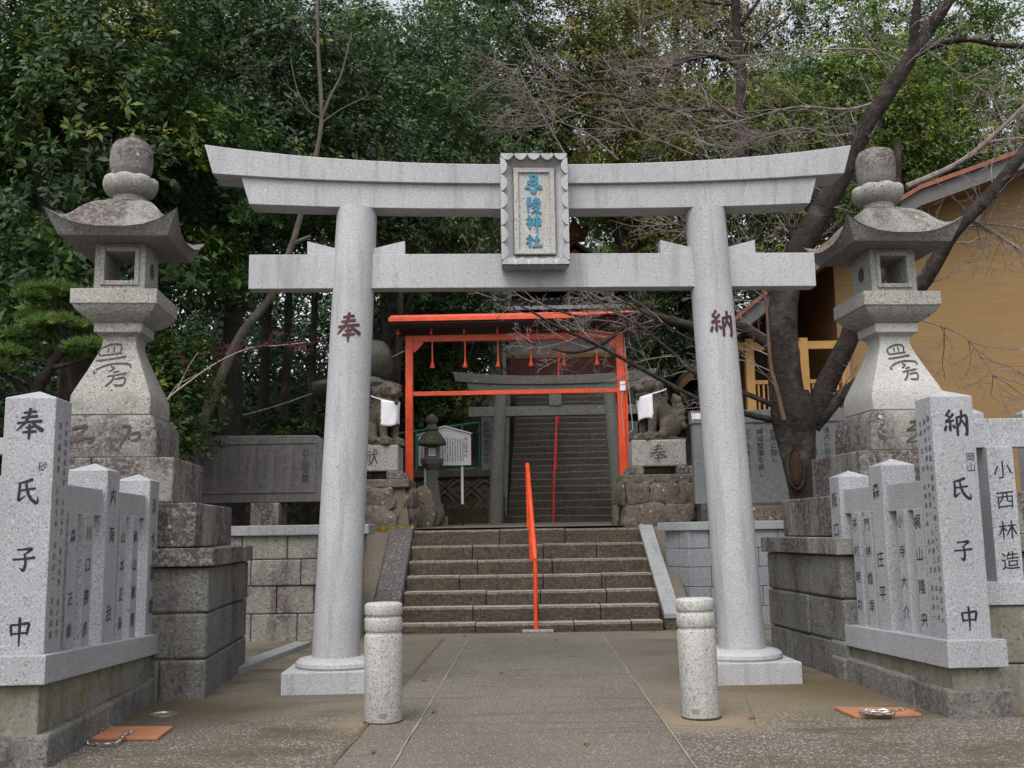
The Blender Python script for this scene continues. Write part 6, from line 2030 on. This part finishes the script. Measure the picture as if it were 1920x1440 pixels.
twigs_on(tb, big[1][0], big[1][1], 5, .2, Vector((.2, 0, .3)), 1, r=.003)
tb.build('twigs', MT['red_twig'], rs)

base = at(60, 790, 13.2); base.z = 0.0
pn = T('pine_tree', 'small trained pine with flat needle pads at the left edge behind the corner post', 'tree', base)
b = MB()
Y = 13.2
limb(b, [(70, 960), (66, 820), (62, 760), (75, 720), (95, 690), (120, 640), (110, 600), (90, 575)], Y, .12, .035, base, 10)
limb(b, [(64, 745), (40, 725), (10, 705), (-20, 700)], Y, .05, .02, base, 8, dy=-.3)
limb(b, [(95, 690), (140, 680), (180, 665)], Y, .04, .015, base, 8, dy=-.4)
limb(b, [(112, 640), (150, 640), (180, 630), (205, 655)], Y, .035, .01, base, 8, dy=.3)
limb(b, [(110, 600), (130, 590), (160, 575)], Y, .025, .01, base, 7, dy=-.2)
limb(b, [(100, 680), (50, 670), (20, 660)], Y, .03, .01, base, 7, dy=.3)
b.build('trunk', MT['cherry_bark'], pn, smooth=60)
pads = [(95, 552, 62, 14, 0), (135, 560, 45, 12, .2), (60, 562, 30, 10, -.2), (105, 618, 70, 16, -.2), (160, 625, 55, 14, .2), (30, 640, 50, 16, .2), (5, 672, 45, 18, -.3), (165, 660, 52, 16, -.35), (120, 668, 40, 12, .2), (-20, 700, 50, 20, -.3), (55, 668, 36, 12, .3), (195, 645, 30, 12, .2), (70, 600, 40, 12, 0)]
rng = np.random.default_rng(5)
V, QD, TN = [], [], []
nn = 0
for px, py, rx_, rz_, dyy in pads:
    c = at(px, py, Y + dyy) - base
    k = Y / 1900
    for q in range(int(rx_ * 1.5)):
        while True:
            u = rng.uniform(-1, 1, 2)
            if u @ u < 1: break
        tip = np.array(c) + np.array([u[0] * rx_ * k, u[1] * rx_ * k * .8, (1 - u @ u) * rz_ * k * 1.2 + rng.uniform(-.03, .03)])
        m = 26
        d = rng.normal(0, 1, (m, 3))
        d[:, 2] = np.abs(d[:, 2]) * .9 + .25
        d /= np.linalg.norm(d, axis=1)[:, None]
        s = np.cross(d, rng.normal(0, 1, (m, 3)))
        s /= np.linalg.norm(s, axis=1)[:, None]
        L = rng.uniform(.07, .115, (m, 1))
        w = .0048
        v = np.empty((m, 4, 3))
        v[:, 0] = tip - s * w; v[:, 1] = tip + s * w; v[:, 2] = tip + d * L + s * w * .5; v[:, 3] = tip + d * L - s * w * .5
        V.append(v.reshape(-1, 3))
        QD.append(np.arange(m * 4).reshape(-1, 4) + nn)
        nn += m * 4
        TN.append(np.clip(rng.normal(.5, .25) + rng.normal(0, .15, m), 0, 1))
np_mesh('needles', np.concatenate(V), np.concatenate(QD), MT['pine_needle'], pn, np.concatenate(TN))

# a few fallen leaves on the paving
spots = [(800, 1242), (795, 1276), (871, 1193), (815, 1335), (1225, 1185), (1043, 1200), (940, 1262), (1410, 1345), (700, 1410), (1100, 1395), (560, 1215), (505, 1225)]
for i, (px, py) in enumerate(spots):
    g_ = gnd(px, py, .012)
    s = .026 + .016 * TW.random()
    b = MB()
    n = 9
    pr_ = [(s * (1 if k % 2 else .6) * math.cos(2 * math.pi * k / n), s * .6 * math.sin(2 * math.pi * k / n), .012 * math.sin(k * 2.1)) for k in range(n)]
    b.add([(0, 0, .012)] + pr_, [(0, 1 + k, 1 + (k + 1) % n) for k in range(n)])
    o = b.build('fallen_leaf', MT['dry_leaf'], None, loc=g_)
    o.rotation_euler = (0, 0, TW.uniform(0, 6))
    tag(o, 'small brown fallen leaf lying on the paved ground', 'leaf', 'fallen leaves on the paving')
